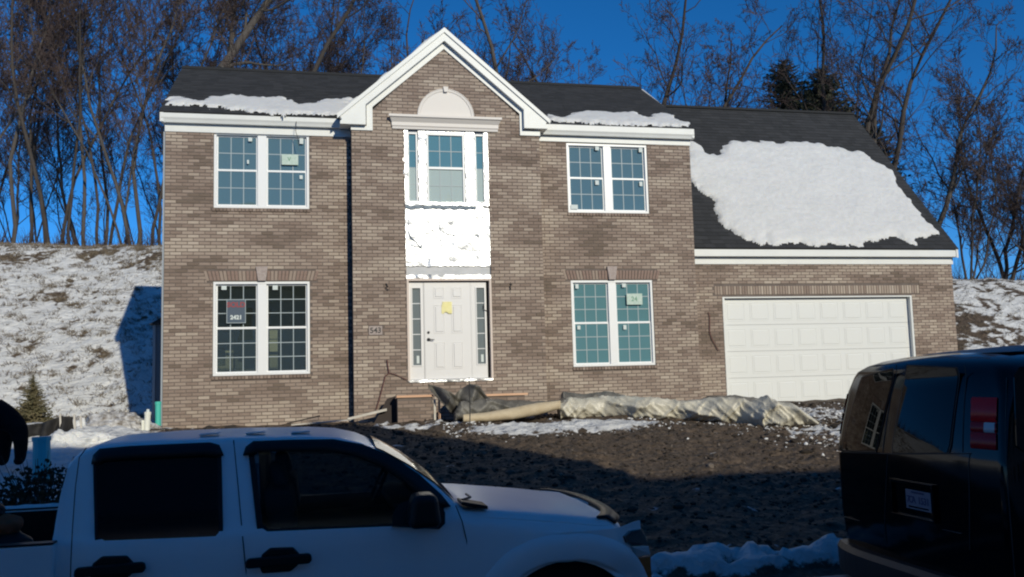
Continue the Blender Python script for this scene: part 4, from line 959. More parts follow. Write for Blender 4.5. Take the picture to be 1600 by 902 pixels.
for i in range(30):
    px = rnd.uniform(1000, 1750); y = rnd.uniform(26, 46); put(rnd.randrange(8), px, y, rnd.uniform(.50, .72), rnd=rnd)
NAMED = ((262, 16.9, (31, 17, .30, .42, .62, 8, .5, .06, 3, 1), 'thick grey bare tree rising behind the left end of the main roof'),
 (340, 20, (32, 15, .15, .40, .5, 8, .5, 0, 3, 1), 'thin bare tree behind the left roof, first to the right of the thick grey one'),
 (402, 18, (33, 17, .17, .6, .35, 8, .6, 0, 3, 1), 'straight bare tree trunk rising behind the middle of the left roof'),
 (490, 18, (34, 17, .20, .45, .45, 8, .55, .16, 3, 1), 'bare tree leaning right just left of the front gable'),
 (768, 19, (35, 14, .17, .3, .6, 8, .5, -.10, 3, 2), 'forked bare tree just right of the gable peak'),
 (846, 17.5, (36, 16, .19, .3, .5, 8, .5, .03, 3, 1), 'dark bare tree standing above the right half of the main roof'),
 (1032, 17.5, (37, 15, .24, .24, .55, 9, .75, -.02, 3, 3), 'large many stemmed bare tree above the joint of the main and garage roofs'),
 (1165, 17.8, (38, 11, .20, .25, .70, 9, .55, .05, 3, 2), 'shorter wide forked bare tree above the garage ridge'),
 (1352, 15.5, (39, 17, .25, .28, .55, 10, .8, -.10, 3, 2), 'tall dark bare tree leaning left at the right end of the garage ridge'),
 (1392, 16.5, (40, 16, .24, .30, .52, 10, .75, .02, 3, 2), 'tall bare tree just beside the right slope of the garage roof'),
 (1440, 17.5, (41, 13, .17, .30, .5, 9, .7, .22, 3, 1), 'bare tree leaning out to the right behind the garage eave'),
 (1512, 16.8, (42, 10.5, .15, .08, .5, 12, .9, .12, 3, 4), 'bushy many stemmed bare tree on the bank right of the garage'),
 (1575, 18.5, (43, 11, .12, .10, .5, 11, .8, .05, 3, 3), 'fine twigged bare tree at the right edge of the picture'),
 (1625, 17, (44, 9, .12, .10, .5, 10, .8, -.05, 3, 3), 'low bare tree leaning in from the right edge of the picture'))
for px, y, a_, lab in NAMED:
    T, Cn = make_tree(a_[0], a_[1], max(.22, a_[2]*1.4) if a_[9] < 4 else a_[2], *a_[3:7], a_[7], a_[8], a_[9], .16); P = at(px, 420, y); tree_obj(T, Cn, bark2 if a_[0] in (31, 36, 41) else bark, lab, (P.x, y, H(P.x, y)-.05))
for px, top, y, r_, lab, s_ in ((1243, 96, 21, 2.6, 'dark evergreen with a pointed top behind the garage ridge', 3), (1302, 108, 22, 3.2, 'broad dark evergreen behind the right end of the garage ridge', 4), (1372, 185, 23, 2.4, 'lower dark evergreen behind the tall bare trees', 6)):
    P = at(px, 420, y); z = H(P.x, y); tz = at(px, top, y).z; conifer('evergreen_tree', (P.x, y, z), tz-z, r_, needle, lab, 900, s_, 'tree', 30, .25, .02)

# ------------------------------------------------------------------ the white pickup
paint = mat('white_car_paint', (.80, .81, .81), .42, coat=.25, c2=(.76, .77, .77), scale=1.5)
chrome = mat('chrome', (.7, .7, .7), .12, 1)
tglass = mat('tinted_car_glass', (.006, .008, .011), .04, spec=.8, coat=.3)
cabglass = glass_mat('cab_glass', (.62, .68, .70), (.6, .7, .8), .05)
fglass = mat('front_door_glass', (.014, .022, .030), .05, spec=.6, coat=.2, c2=(.034, .046, .058), scale=2.2)
blackp = mat('black_plastic', (.010, .010, .011), .42, spec=.25)
rubber = mat('tyre_rubber', (.02, .02, .02), .85)
clear = mat('lamp_clear', (.55, .56, .56), .12, coat=1); dusk = mat('lamp_dusky', (.12, .09, .08), .1, coat=1); amber = mat('lamp_amber', (.50, .14, .03), .15, coat=1)
redd = mat('lamp_dark_red', (.34, .008, .014), .25, spec=.25); clear2 = mat('lamp_pale', (.42, .45, .47), .3)
redl = mat('lamp_red', (.55, .010, .016), .25, spec=.25)
T0 = -12.3
tr = thing('pickup_truck', 'white crew cab pickup truck parked in the shade in front of the house', 'truck', (2.4, -11.4, -2.05))
topP = [(93, 845, .26), (95, 800, .26), (99, 760, .26), (106, 722, .25), (120, 699, .25), (150, 688, .25), (250, 680, .25), (365, 675, .25), (480, 673, .25), (528, 675, .25), (565, 683, .24), (600, 698, .21), (640, 720, .18), (680, 747, .15), (712, 771, .12), (728, 782, .10), (760, 783, .10), (820, 787, .10), (880, 791, .10), (930, 796, .10), (955, 799, .10), (972, 812, .12), (987, 840, .18), (997, 866, .22), (1004, 890, .26)]
prof2 = [(lambda P: (P.x, P.z))(at(px, py+(8 if px < 700 else 13 if px < 940 else max(0, 13-13*(px-940)/50))*(1 if px > 110 else 0), T0+dy)) for px, py, dy in topP]
rows = []
xs_ = []
for i in range(len(prof2)-1):
    n_ = 3 if i > 3 else 2
    for k in range(n_): t = k/n_; xs_.append((prof2[i][0]*(1-t)+prof2[i+1][0]*t, prof2[i][1]*(1-t)+prof2[i+1][1]*t))
xs_.append(prof2[-1])
TW = 1.74
def tsec(x, zt):
    k = max(0, min(1, (zt+.85)/.52)); fr = .26*sm(4.62, 5.02, x)**1.5; rr4 = .05*sm(1.55, 1.40, x); f0 = fr+rr4
    yr = .07+.16*k; zs = min(-.93, zt-.10)
    P = [(.10, -1.72), (.02, -1.62), (.0, -1.40), (-.004, -1.20), (.004, -1.12), (.012, -1.02), (.025, zs), (.045, min(-.885, zt-.065)), (.07, min(-.855, zt-.05)), (yr, zt-.045), (yr+.03, zt-.018), (yr+.09, zt-.004), (yr+.25, zt+.004), (.87, zt+.012)]
    L_ = [(x, T0+a+f0*(1 if a < .8 else 0), b_) for a, b_ in P]
    return L_+[(x, T0+TW-(a+f0), b_) for a, b_ in reversed(P[:-1])]
rows = [tsec(x, z) for x, z in xs_ if z > -1.55]
m_ = MB(); m_.loft(rows, closed=True, cap=True); body = fixnormals(m_.build('body', paint, smooth=False)); keep(body, tr)
ac = at(885, 877, T0); AR = .50; ac.z -= AR
cut = MB(); cut.tube([(ac.x, T0-.2, ac.z), (ac.x, T0+.42, ac.z)], AR, 48); cut.tube([(ac.x, T0+TW-.42, ac.z), (ac.x, T0+TW+.2, ac.z)], AR, 48); co = fixnormals(cut.build('cutter', rubber))
bo = body.modifiers.new('b', 'BOOLEAN'); bo.operation = 'DIFFERENCE'; bo.object = co; bo.solver = 'EXACT'
GPt, GNn = Vector((0, T0+.07, -.855)), Vector((0, -.47, .16)).normalized()
inner_ = [onp(a, b_, GPt, GNn) for a, b_ in [(404, 704), (470, 699), (525, 699), (562, 706), (600, 723), (640, 749), (668, 772), (682, 794), (684, 812), (678, 819), (418, 830), (408, 824)]]
cut2 = MB(); cut2.prism([(p.x, p.z) for p in inner_], T0-.1, T0+TW+.1); co2 = fixnormals(cut2.build('cutter', blackp))
bo2 = body.modifiers.new('b2', 'BOOLEAN'); bo2.operation = 'DIFFERENCE'; bo2.object = co2; bo2.solver = 'EXACT'; bo2.material_mode = 'TRANSFER'
bpy.context.view_layer.update(); nm = bpy.data.meshes.new_from_object(body.evaluated_get(bpy.context.evaluated_depsgraph_get())); body.modifiers.clear(); body.data = nm; bpy.data.objects.remove(co); bpy.data.objects.remove(co2)
nm.polygons.foreach_set('use_smooth', [True]*len(nm.polygons))
try: nm.set_sharp_from_angle(angle=R(38))
except Exception: pass
m_ = MB(); m_.tube([(ac.x, T0+.05, ac.z), (ac.x, T0+.40, ac.z)], AR-.003, 32); keep(m_.build('wheel_well', mat('wheel_well_liner', (.006, .006, .006), .95)), tr)
# flare
m_ = MB(); rows = []
for i in range(33):
    t = math.pi*(-.12+1.24*i/32); c_, s_ = math.cos(t), math.sin(t); ex = lambda r_: (ac.x+(r_*(1+.10*(abs(c_*s_))))*c_, ac.z+(r_*(1+.10*abs(c_*s_)))*s_)
    fr = .26*sm(4.62, 5.02, ac.x+.6*c_)**1.5*.9
    rows.append([(ex(r_)[0], T0+y_+fr, ex(r_)[1]) for r_, y_ in ((AR-.0, .03), (AR, -.030), (AR+.02, -.036), (AR+.10, -.030), (AR+.15, -.018), (AR+.165, .004))])
keep(m_.loft(rows).build('wheel_arch_flare', paint, smooth=True), tr)
def wheel(x, y, sgn, parent, zc=-1.70, r_=.35):
    wo = bpy.data.objects.new('wheel', None); sc.collection.objects.link(wo); wo.location = (x, y, zc); keep(wo, parent); wo.location = (x, y, zc)
    q = MB(); lathe(q, (0, 0, 0), [(r_*.62, 0), (r_*.9, -.0), (r_, .03), (r_, .20), (r_*.9, .23), (r_*.6, .23)], 32); t_ = q.build('tyre', rubber, wo, smooth=True)
    q = MB(); lathe(q, (0, 0, 0), [(r_*.62, -.004), (r_*.60, .03), (r_*.2, .02), (r_*.12, -.01)], 24); rm = q.build('rim', chrome, wo)
    if sgn > 0: wo.scale = (1, -1, 1)
for x in (ac.x, ac.x-3.2): wheel(x, T0+.03, -1, tr); wheel(x, T0+TW-.03, 1, tr)
# bed
bt = at(60, 852, T0+.03).z; X0b, X1b = -.45, at(82, 870, T0).x
m_ = MB()
for ya, yb in ((T0+.01, T0+.09), (T0+TW-.09, T0+TW-.01)): m_.box(X0b, X1b, ya, yb, -1.6, bt)
m_.box(X1b-.05, X1b-.001, T0+.091, T0+TW-.091, -1.5, bt-.03); m_.box(X0b, X0b+.05, T0+.091, T0+TW-.091, -1.5, bt-.03); m_.box(X0b+.05, X1b-.05, T0+.091, T0+TW-.091, -1.42, -1.38)
keep(m_.build('bed', paint, bevel=.012), tr)
for ya in (T0+.008, T0+TW-.092): m_ = MB(); m_.box(X0b, X1b, ya, ya+.085, bt+.001, bt+.012); keep(m_.build('bed_rail', blackp, bevel=.003), tr)
m_ = MB(); m_.box(X0b+.051, X1b-.051, T0+.092, T0+.10, -1.38, bt-.01); m_.box(X0b+.051, X1b-.051, T0+TW-.10, T0+TW-.092, -1.38, bt-.01); m_.box(X0b+.051, X1b-.051, T0+.1, T0+TW-.1, -1.379, -1.37); m_.box(X1b-.06, X1b-.051, T0+.1, T0+TW-.1, -1.37, bt-.04); keep(m_.build('bed_liner', blackp), tr)
q = MB(); rows = []
for i in range(30):
    x = X0b+.02+(X1b-X0b-.04)*i/29; rows.append([(x, T0+TW-.09+.085*j/4, bt+.013+.025*math.sin(math.pi*j/4)*(.6+.8*abs(nz(x*6, j))) if 0 < j < 4 else bt+.0125) for j in range(5)])
tag(q.loft(rows).build('snow_strip', snowm, smooth=True), 'thin line of snow on the far rail of the truck bed', 'snow')
# glass, trims on the leaning cab side
GPt, GNn = Vector((0, T0+.07, -.855)), Vector((0, -.47, .16)).normalized()
def side_poly(pix, off, th, name, m, parent=tr, P=GPt, N=GNn, smooth=False):
    A = [onp(a, b_, P, N)+N*off for a, b_ in pix]; B = [p-N*th for p in A]; n_ = len(A); q = MB(); q.add(A+B, [tuple(range(n_)), tuple(range(2*n_-1, n_-1, -1))]+[(i, i+n_, (i+1) % n_+n_, (i+1) % n_) for i in range(n_)])
    o_ = fixnormals(q.build(name, m)); keep(o_, parent); return o_
rw = [(146, 722), (152, 710), (164, 704), (335, 696), (346, 702), (349, 838), (343, 845), (160, 852), (149, 846)]
fwn = [(388, 706), (398, 696), (470, 691), (525, 691), (565, 699), (605, 716), (645, 742), (678, 771), (693, 792), (695, 820), (688, 826), (412, 838), (402, 830)]
def shrink(pix, d):
    cx_2 = sum(a for a, _ in pix)/len(pix); cy_2 = sum(b_ for _, b_ in pix)/len(pix); w_ = max(a for a, _ in pix)-min(a for a, _ in pix); h_ = max(b_ for _, b_ in pix)-min(b_ for _, b_ in pix)
    return [(cx_2+(a-cx_2)*(1-2*d/w_), cy_2+(b_-cy_2)*(1-2*d/h_)) for a, b_ in pix]
for pix in (rw, fwn):
    if pix is rw: side_poly(pix, .014, .03, 'window_seal', blackp); side_poly(shrink(pix, 6), .0165, .01, 'window', tglass)
    else:
        q = MB(); O_ = [onp(a, b_, GPt, GNn)+GNn*.014 for a, b_ in pix]; I_ = [onp(a, b_, GPt, GNn)+GNn*.014 for a, b_ in shrink(pix, 9)]; n_ = len(pix)
        q.add(O_+I_+[p-GNn*.03 for p in O_]+[p-GNn*.03 for p in I_], [(i, (i+1) % n_, n_+(i+1) % n_, n_+i) for i in range(n_)]+[(2*n_+i, 2*n_+(i+1) % n_, (i+1) % n_, i) for i in range(n_)]+[(n_+i, n_+(i+1) % n_, 3*n_+(i+1) % n_, 3*n_+i) for i in range(n_)]); keep(q.build('window_seal', blackp), tr)
        side_poly(shrink(pix, 8), .006, .004, 'window', cabglass)
        GP2, GN2 = Vector((0, T0+TW-.07, -.855)), Vector((0, .47, .16)).normalized(); q = MB(); A2 = [Vector((p.x, 2*T0+TW-p.y, p.z)) for p in I_]; q.add(A2, [tuple(range(n_))]); keep(q.build('window', cabglass), tr)
def strip(outer, inner, o1, o2, name, m, parent=tr, P=GPt, N=GNn):
    q = MB(); rows = []
    for (a, b_), (c_, d_) in zip(outer, inner):
        A, B = onp(a, b_, P, N), onp(c_, d_, P, N); rows.append([A+N*.0, A+N*o1, A.lerp(B, .5)+N*(o1+o2)*.62, B+N*o2, B+N*(o2-.006), A.lerp(B, .5)+N*.01])
    q.loft(rows, closed=True, cap=True); return keep(fixnormals(q.build(name, m, smooth=True)), parent)
strip([(143, 726), (146, 712), (156, 702), (200, 698), (260, 695), (328, 692), (343, 696), (350, 712)], [(158, 727), (160, 724), (166, 722), (200, 720), (260, 717), (322, 714), (332, 715), (336, 716)], .012, .04, 'window_visor', blackp)
strip([(380, 712), (384, 699), (396, 690), (450, 688), (520, 687), (566, 695), (612, 713), (655, 742), (690, 774), (704, 792)], [(394, 713), (396, 711), (402, 709), (450, 708), (512, 708), (552, 715), (592, 731), (630, 756), (662, 785), (676, 797)], .012, .04, 'window_visor', blackp)
def seam(pix, y, name='door_seam', m=None, r_=.0035, parent=tr, N=None, P=None):
    pts = [(onp(a, b_, P, N)+N*.001 if N else at(a, b_, y)) for a, b_ in pix]; q = MB(); q.tube(pts, r_, 4); return keep(q.build(name, m or blackp), parent)
seam([(118, 760), (113, 830)], 0, N=GNn, P=GPt); seam([(113, 830), (111, 870), (110, 902), (111, 960)], T0+.005)
seam([(365, 688), (372, 760), (379, 838)], 0, N=GNn, P=GPt); seam([(379, 838), (383, 880), (386, 910), (388, 960)], T0+.005); seam([(135, 700), (124, 715), (118, 760)], 0, N=GNn, P=GPt)
seam([(712, 790), (722, 815), (729, 845), (733, 902), (734, 950)], T0+.012)
def handle(px, py):
    P = at(px, py, T0-.0); hn = bpy.data.objects.new('tmp', None); q = MB()
    lath = [(.0, -.03), (.075, -.028), (.085, -.012), (.088, .004)]
    q.prism([(P.x-.105+.01*0, P.z-.075+.0), (P.x+.06, P.z-.075), (P.x+.105, P.z-.04), (P.x+.115, P.z+.02), (P.x+.075, P.z+.065), (P.x-.06, P.z+.07), (P.x-.105, P.z+.035), (P.x-.125, P.z-.02)], T0-.012, T0+.02)
    o_ = q.build('handle_cup', blackp, bevel=.01); bpy.data.objects.remove(hn); keep(o_, tr)
    q = MB(); q.prism([(P.x-.19, P.z-.035), (P.x+.17, P.z-.03), (P.x+.185, P.z-.01), (P.x+.18, P.z+.02), (P.x+.165, P.z+.03), (P.x-.18, P.z+.022), (P.x-.195, P.z+.01), (P.x-.198, P.z-.02)], T0-.045, T0-.013); keep(q.build('door_handle', blackp, bevel=.01), tr)
handle(438, 874); handle(176, 888)
fl_ = min(p.z for p in inner_)+.006; q = MB(); q.box(min(p.x for p in inner_)+.02, max(p.x for p in inner_)-.03, T0+.09, T0+TW-.09, fl_, fl_+.012); keep(q.build('dark_floor_sheet', mat('dark_cab_sheet', (.012, .014, .017), 1.0, spec=.05)), tr)  # dark sheet added over the cab cut-out floor to hide its reflections
# seats, headrests and steering wheel seen through the front window
clothg = mat('grey_seat_cloth', (.16, .165, .17), .9)
for sy in (T0+.42, T0+TW-.42):
    for nm_, c_, h_ in (('seat', (2.62, -.84), (.09, .24, .16)), ('headrest', (2.60, -.60), (.05, .13, .075))):
        q = MB(); q.obox((c_[0], sy, c_[1]), (h_[0], 0, 0), (0, h_[1], 0), (-.02, 0, h_[2])); keep(q.build(nm_, clothg, bevel=.04, seg=3), tr)
q = MB(); rows = []
for i in range(25):
    t = 2*math.pi*i/24; c_ = Vector((3.30, T0+TW-.45, -.80)); u_ = Vector((.45, 0, 1)).normalized(); rr4 = c_+Vector((0, 1, 0))*.19*math.cos(t)+u_*.19*math.sin(t); rows.append(rr4)
q.tube(rows, .016, 6, cap=False); keep(q.build('steering_wheel', blackp), tr)
q = MB(); q.obox((3.48, T0+TW/2, -.86), (.16, 0, -.01), (0, TW/2-.2, 0), (0, 0, .035)); keep(q.build('dashboard', clothg, bevel=.02), tr)
# mirror
q = MB(); bm = bmesh.new(); bmesh.ops.create_cube(bm, size=1); P = at(662, 797, T0-.16)
for v in bm.verts: v.co = Vector((P.x+v.co.x*(.20 if v.co.z < 0 else .15), P.y+v.co.y*.22+(.0), P.z+v.co.z*.20))
me = bpy.data.meshes.new('mirror'); bm.to_mesh(me); bm.free(); me.materials.append(blackp); mo = bpy.data.objects.new('mirror', me); sc.collection.objects.link(mo); keep(mo, tr); b_ = mo.modifiers.new('b', 'BEVEL'); b_.width = .045; b_.segments = 4
side_poly([(612, 824), (613, 805), (622, 790), (640, 784), (660, 782), (682, 786), (694, 803), (694, 820), (686, 828)], .05, .06, 'mirror_mount', blackp)
# cowl, wiper, hood deflector, lamps, bumper
P = at(738, 787, T0+.18); q = MB(); q.obox(P, (.085, 0, -.018), (0, .10, 0), (.0, 0, .012)); keep(q.build('cowl_vent', blackp, bevel=.006), tr)
q = MB(); q.tube([at(722, 781, T0+.2), at(735, 777, T0+.3), at(728, 772, T0+.6)], .008, 5); keep(q.build('wiper', blackp), tr)
q = MB(); rows = []
for i in range(25):
    y_ = .10+(TW-.20)*i/24; e_ = .16*abs(1-2*i/24)**3; A = at(985, 803, T0+.16); rows.append([(A.x-.10-e_, T0+y_, A.z+.006), (A.x-.02-e_, T0+y_, A.z+.004), (A.x+.035-e_, T0+y_, A.z-.045), (A.x+.028-e_, T0+y_, A.z-.05), (A.x-.03-e_, T0+y_, A.z-.006), (A.x-.095-e_, T0+y_, A.z-.006)])
q.loft(rows, closed=True, cap=True); keep(fixnormals(q.build('hood_deflector', blackp, smooth=True)), tr)
def lamp(pix, y0_, y1_, name, m):
    A = []
    for a, b_ in pix:
        yy = T0+y0_+.03
        for _ in range(6): p = at(a, b_, yy); yy = T0+y0_+.03+.26*sm(4.62, 5.02, p.x)**1.5
        A.append(at(a, b_, yy-.03))
    q = MB(); q.add([(p.x, p.y, p.z) for p in A]+[(p.x-.12, p.y+.09, p.z-.02) for p in A], [tuple(range(len(A))), tuple(range(2*len(A)-1, len(A)-1, -1))]+[(i, i+len(A), (i+1) % len(A)+len(A), (i+1) % len(A)) for i in range(len(A))])
    return keep(fixnormals(q.build(name, m, bevel=.006)), tr)
lamp([(977, 838), (985, 829), (1002, 826), (1010, 838), (1014, 852), (988, 853), (980, 848)], -.03, .40, 'headlight', dusk)
lamp([(988, 854), (1014, 853), (1017, 867), (996, 871)], -.035, .40, 'headlight', clear)
lamp([(996, 872), (1017, 868), (1019, 905), (1010, 910), (1003, 890)], -.03, .40, 'turn_signal', amber)
A = at(1012, 905, T0+.1); q = MB(); rows = []
for i in range(17):
    t = i/16; y_ = TW*t; e_ = .20*abs(1-2*t)**3; rows.append([(A.x-.14-e_, T0+y_, -1.36), (A.x+.06-e_, T0+y_, -1.38), (A.x+.10-e_, T0+y_, -1.48), (A.x+.06-e_, T0+y_, -1.62), (A.x-.14-e_, T0+y_, -1.62)])
keep(fixnormals(q.loft(rows, closed=True, cap=True).build('bumper', chrome)), tr)
# windscreen
q = MB(); rows = []
for x, z in [p for p in xs_ if prof2[10][0]+.06 < p[0] < prof2[15][0]-.05]:
    k = max(0, min(1, (z+.85)/.52)); y0_ = .07+.16*k+.07; rows.append([(x-.0, T0+y0_+(TW-2*y0_)*j/8, z+.006+.035*math.sin(math.pi*j/8)) for j in range(9)])
keep(q.loft(rows).build('windscreen', tglass, smooth=True), tr)
# dash and small marks of the cab roof: antenna strip and snow crumbs
for i, (px, py) in enumerate(((328, 677), (400, 675), (470, 674))):
    P = at(px, py, T0+.45); q = MB(); q.obox(P+Vector((0, 0, -.004)), (.06, 0, .002), (0, .06, 0), (0, 0, .004)); tag(q.build('snow_crumb', snowm, bevel=.003), ['thin snow scrap on the truck roof, leftmost of three', 'thin snow scrap on the truck roof, middle of three', 'thin snow scrap on the truck roof, rightmost of three'][i], 'snow')
bag = thing('tool_bag', 'orange brown and black gear sticking up from the truck bed at the left edge', 'gear', tuple(at(5, 835, T0+.4)))
P = at(8, 822, T0+.4)
def blob(name, c, r3, m, seed, parent, amp=.15):
    bm = bmesh.new(); bmesh.ops.create_icosphere(bm, subdivisions=4, radius=1)
    for v in bm.verts: v.co = Vector((v.co.x*r3[0], v.co.y*r3[1], v.co.z*r3[2]))*(1+amp*fbm(v.co.x*1.5, v.co.y*1.5, v.co.z*1.5+seed, 3))
    me = bpy.data.meshes.new(name); bm.to_mesh(me); bm.free(); me.materials.append(m); me.polygons.foreach_set('use_smooth', [True]*len(me.polygons)); o_ = bpy.data.objects.new(name, me); sc.collection.objects.link(o_); keep(o_, parent); o_.location = c; return o_
blob('pouch', P, (.10, .08, .07), mat('orange_brown_cloth', (.22, .07, .03), .85), 1, bag); blob('grip', P+Vector((-.05, 0, .09)), (.045, .05, .05), blackp, 2, bag); blob('bag_base', P+Vector((-.05, .0, -.18)), (.22, .16, .17), blackp, 3, bag)

# ------------------------------------------------------------------ the black van
vpaint = mat('black_car_paint', (.002, .002, .003), .10, spec=.35)
vglass = mat('dark_van_glass', (.002, .003, .004), .01, spec=.22)
plastic = mat('black_bumper_plastic', (.02, .02, .021), .5)
VX, VN, VF = 7.55, -12.52, -10.36
van = thing('van', 'black full size van parked at the right edge seen from its rear corner', 'van', (10.2, -11.5, -2.05))
VBUL = .07
def rearx(y, z):
    k = max(0, min(1, (z+.75)/.63)); kk = .11+.075*k; t = (y-(VN+kk))/(VF-VN-2*kk); e = max(0, VN+kk-y, y-(VF-kk)); return VX+.13*k**1.2-VBUL*(1-(2*max(0, min(1, t))-1)**2)+(.11-math.sqrt(max(0, .0121-min(e, .108)**2)))
def vsec(z, rx, sy, rc=.11, x1=12.9):
    P = []
    for cx_3, cy_3, a0 in ((VX+rx+rc, VN+sy+rc, 180), (x1-rc, VN+sy+rc, 270), (x1-rc, VF-sy-rc, 0), (VX+rx+rc, VF-sy-rc, 90)):
        for k in range(9): t = R(a0+90*k/8); P.append((cx_3+rc*math.cos(t), cy_3+rc*math.sin(t), z))
    ya, yb = VF-sy-rc, VN+sy+rc
    for k in range(1, 12): t = k/12; P.append((VX+rx-VBUL*(1-(2*t-1)**2)*min(1, rc/.11), ya+(yb-ya)*t, z))
    return P
kz = lambda z: .13*max(0, min(1, (z+.75)/.63))**1.2
rows = [vsec(z, kz(z) if -.76 < z <= -.12 else a, .075*max(0, min(1, (z+.75)/.63)) if -.76 < z <= -.12 else b_, rc) for z, a, b_, rc in ((-1.80, .06, .06, .14), (-1.66, .02, .01, .15), (-1.3, .0, .0, .11), (-1.0, .0, .0, .11), (-.75, .0, .0, .11), (-.70, .005, .006, .11), (-.55, .025, .02, .11), (-.40, .055, .035, .11), (-.25, .095, .055, .11), (-.12, .13, .075, .17), (-.07, .155, .12, .14), (-.02, .19, .19, .19), (.02, .25, .29, .26), (.05, .34, .43, .32), (.07, .50, .60, .35), (.082, .9, .9, .1))]
m_ = MB(); m_.loft(rows, closed=True, cap=True); vb = fixnormals(m_.build('body', vpaint, smooth=True)); keep(vb, van)
VP_, VNn = Vector((VX, 0, -.72)), Vector((-.62, 0, .07)).normalized()
w1 = [(1341, 590), (1352, 581), (1368, 576), (1394, 573), (1399, 577), (1398, 600), (1384, 699), (1380, 704), (1317, 703), (1314, 698), (1323, 650)]
w2 = [(1412, 575), (1420, 572), (1488, 571), (1496, 576), (1498, 600), (1497, 702), (1492, 707), (1406, 707), (1402, 702), (1405, 640)]
for w_ in (w1, w2):
    for off, nm_, m__, gx in ((.006, 'window_seal', blackp, 2.5), (.011, 'window', vglass, 0)):
        ww = shrink(w_, -gx) if gx else w_; top = ww[1:5] if w_ is w2 else ww[0:5]; q = MB(); rows = []
        xl = lambda y_, s_: None
        P4 = [onp(a, b_, VP_, VNn) for a, b_ in ((ww[0], ww[4], ww[7], ww[8]) if w_ is w1 else (ww[1], ww[3], ww[6], ww[7]))]
        for j in range(13):
            t = j/12; A = P4[0].lerp(P4[3], t); B = P4[1].lerp(P4[2], t); ro = .02*(max(0, 1-t*8)**2+max(0, 1-(1-t)*8)**2); rows.append([(rearx(y_, z_)-off, y_, z_) for y_, z_ in [((A.y-ro)*(1-i/12)+(B.y+ro)*i/12, A.z*(1-i/12)+B.z*i/12) for i in range(13)]])
        o_ = q.loft(rows).build(nm_, m__, smooth=True); keep(o_, van)
VB, NB = Vector((VX-.05, 0, 0)), Vector((-1, 0, 0))
def vseam(pix, r_=.004, P=VB, N=NB):
    pts = []
    for (a, b_), (c_, d_) in zip(pix, pix[1:]):
        for k in range(8): t = k/8; p = onp(a+(c_-a)*t, b_+(d_-b_)*t, P, N); pts.append(Vector((rearx(p.y, p.z)-.001, p.y, p.z)))
    p = onp(*pix[-1], P, N); pts.append(Vector((rearx(p.y, p.z)-.001, p.y, p.z))); q = MB(); q.tube(pts, r_, 4); return keep(q.build('door_seam', plastic), van)
vseam([(1309, 707), (1400, 709), (1512, 709)]); vseam([(1404, 570), (1396, 620), (1390, 706)], P=VP_, N=VNn); vseam([(1390, 709), (1386, 780), (1384, 850)]); vseam([(1505, 572), (1507, 640), (1510, 706)], P=VP_, N=VNn); vseam([(1510, 709), (1512, 790), (1513, 860)])
q = MB(); q.tube([onp(1309, 706, VB, NB)+Vector((-.004, 0, 0)), onp(1316, 706.5, VB, NB)+Vector((-.004, 0, 0))], .008, 6); keep(q.build('hinge', chrome), van)
# tail lamps wrap round the rear corners
def corner(z, ang, off, far=False):
    k = max(0, min(1, (z+.75)/.63)); rx, sy, rc = .13*k**1.2, .075*k, .11; t = R(ang); cx_3, cy_3 = VX+rx+rc, VN+sy+rc
    p = Vector((cx_3-(rc+off)*math.cos(t), cy_3-(rc+off)*math.sin(t), z)); 
    if ang < 0: yy = cy_3+(-ang/90.)*.30; p = Vector((rearx(yy, z)-off, yy, z))
    if far: p.y = VN+VF-p.y
    return p
zt_, zb_ = at(1530, 623, VN+.1).z, at(1530, 706, VN+.1).z; zw1, zw0 = at(1530, 663, VN+.1).z, at(1530, 679, VN+.1).z
for far in (False, True):
    for z0_, z1_, m__, nm_ in ((zb_, zw0-.002, redd, 'tail_light'), (zw0, zw1, redd, 'tail_light'), (zw1+.002, zt_, redl, 'tail_light'), (zw0, zw1, clear2, 'reversing_light')):
        q = MB(); rows = []
        for z in (z0_, z0_+.008, (z0_+z1_)/2, z1_-.008, z1_):
            e_ = .002 if z in (z0_, z1_) else .010; ang_ = (-66, -52, -38, -25, -14, -5, 1) if not far else (25, 45, 65, 85)
            if nm_ == 'reversing_light': ang_ = (-30, -22, -14, -7, -3) if not far else (30, 50); e_ += .003
            rows.append([corner(z, a_, e_, far) for a_ in ang_])
        keep(q.loft(rows).build(nm_, m__, smooth=True), van)
# side seam, side window
SP, SN = Vector((0, VN, -.70)), Vector((0, -.62, .075)).normalized()
q = MB(); q.tube([corner(z, 33, .001) for z in (-1.6, -1.2, -.9, -.7, -.6, -.5, -.4, -.3, -.2, -.12)], .004, 4); keep(q.build('door_seam', plastic), van)
side_poly([(1584, 590), (1592, 574), (1640, 568), (1900, 560), (1900, 700), (1600, 706), (1588, 697)], .005, .01, 'window', vglass, van, SP, SN)
# number plate in its recess
rp = [onp(a, b_, VB, NB) for a, b_ in ((1398, 757), (1463, 758), (1466, 806), (1400, 803))]
q = MB(); ys = [p.y for p in rp]; zs2 = [p.z for p in rp]; y0_, y1_, z0_, z1_ = min(ys), max(ys), min(zs2), max(zs2)
rim(q, 0, 1, 0, 1, .1, 0, 1) if False else None
for a, b_, c_, d_ in ((y0_, y1_, z1_-.02, z1_), (y0_, y1_, z0_, z0_+.02), (y0_, y0_+.02, z0_+.02, z1_-.02), (y1_-.02, y1_, z0_+.02, z1_-.02)): q.box(VX-.095, VX-.04, a, b_, c_, d_)
keep(q.build('plate_surround', vpaint, bevel=.004), van)
pp = [onp(a, b_, VB, NB) for a, b_ in ((1421, 765), (1461, 800))]; yA, yB = pp[1].y, pp[0].y; zc = (pp[0].z+pp[1].z)/2; yc = (yA+yB)/2
q = MB(); q.box(VX-.085, VX-.077, yc-.15, yc+.15, zc-.075, zc+.075); pl_ = keep(q.build('number_plate', mat('plate_white', (.18, .19, .24), .4), bevel=.003), van)
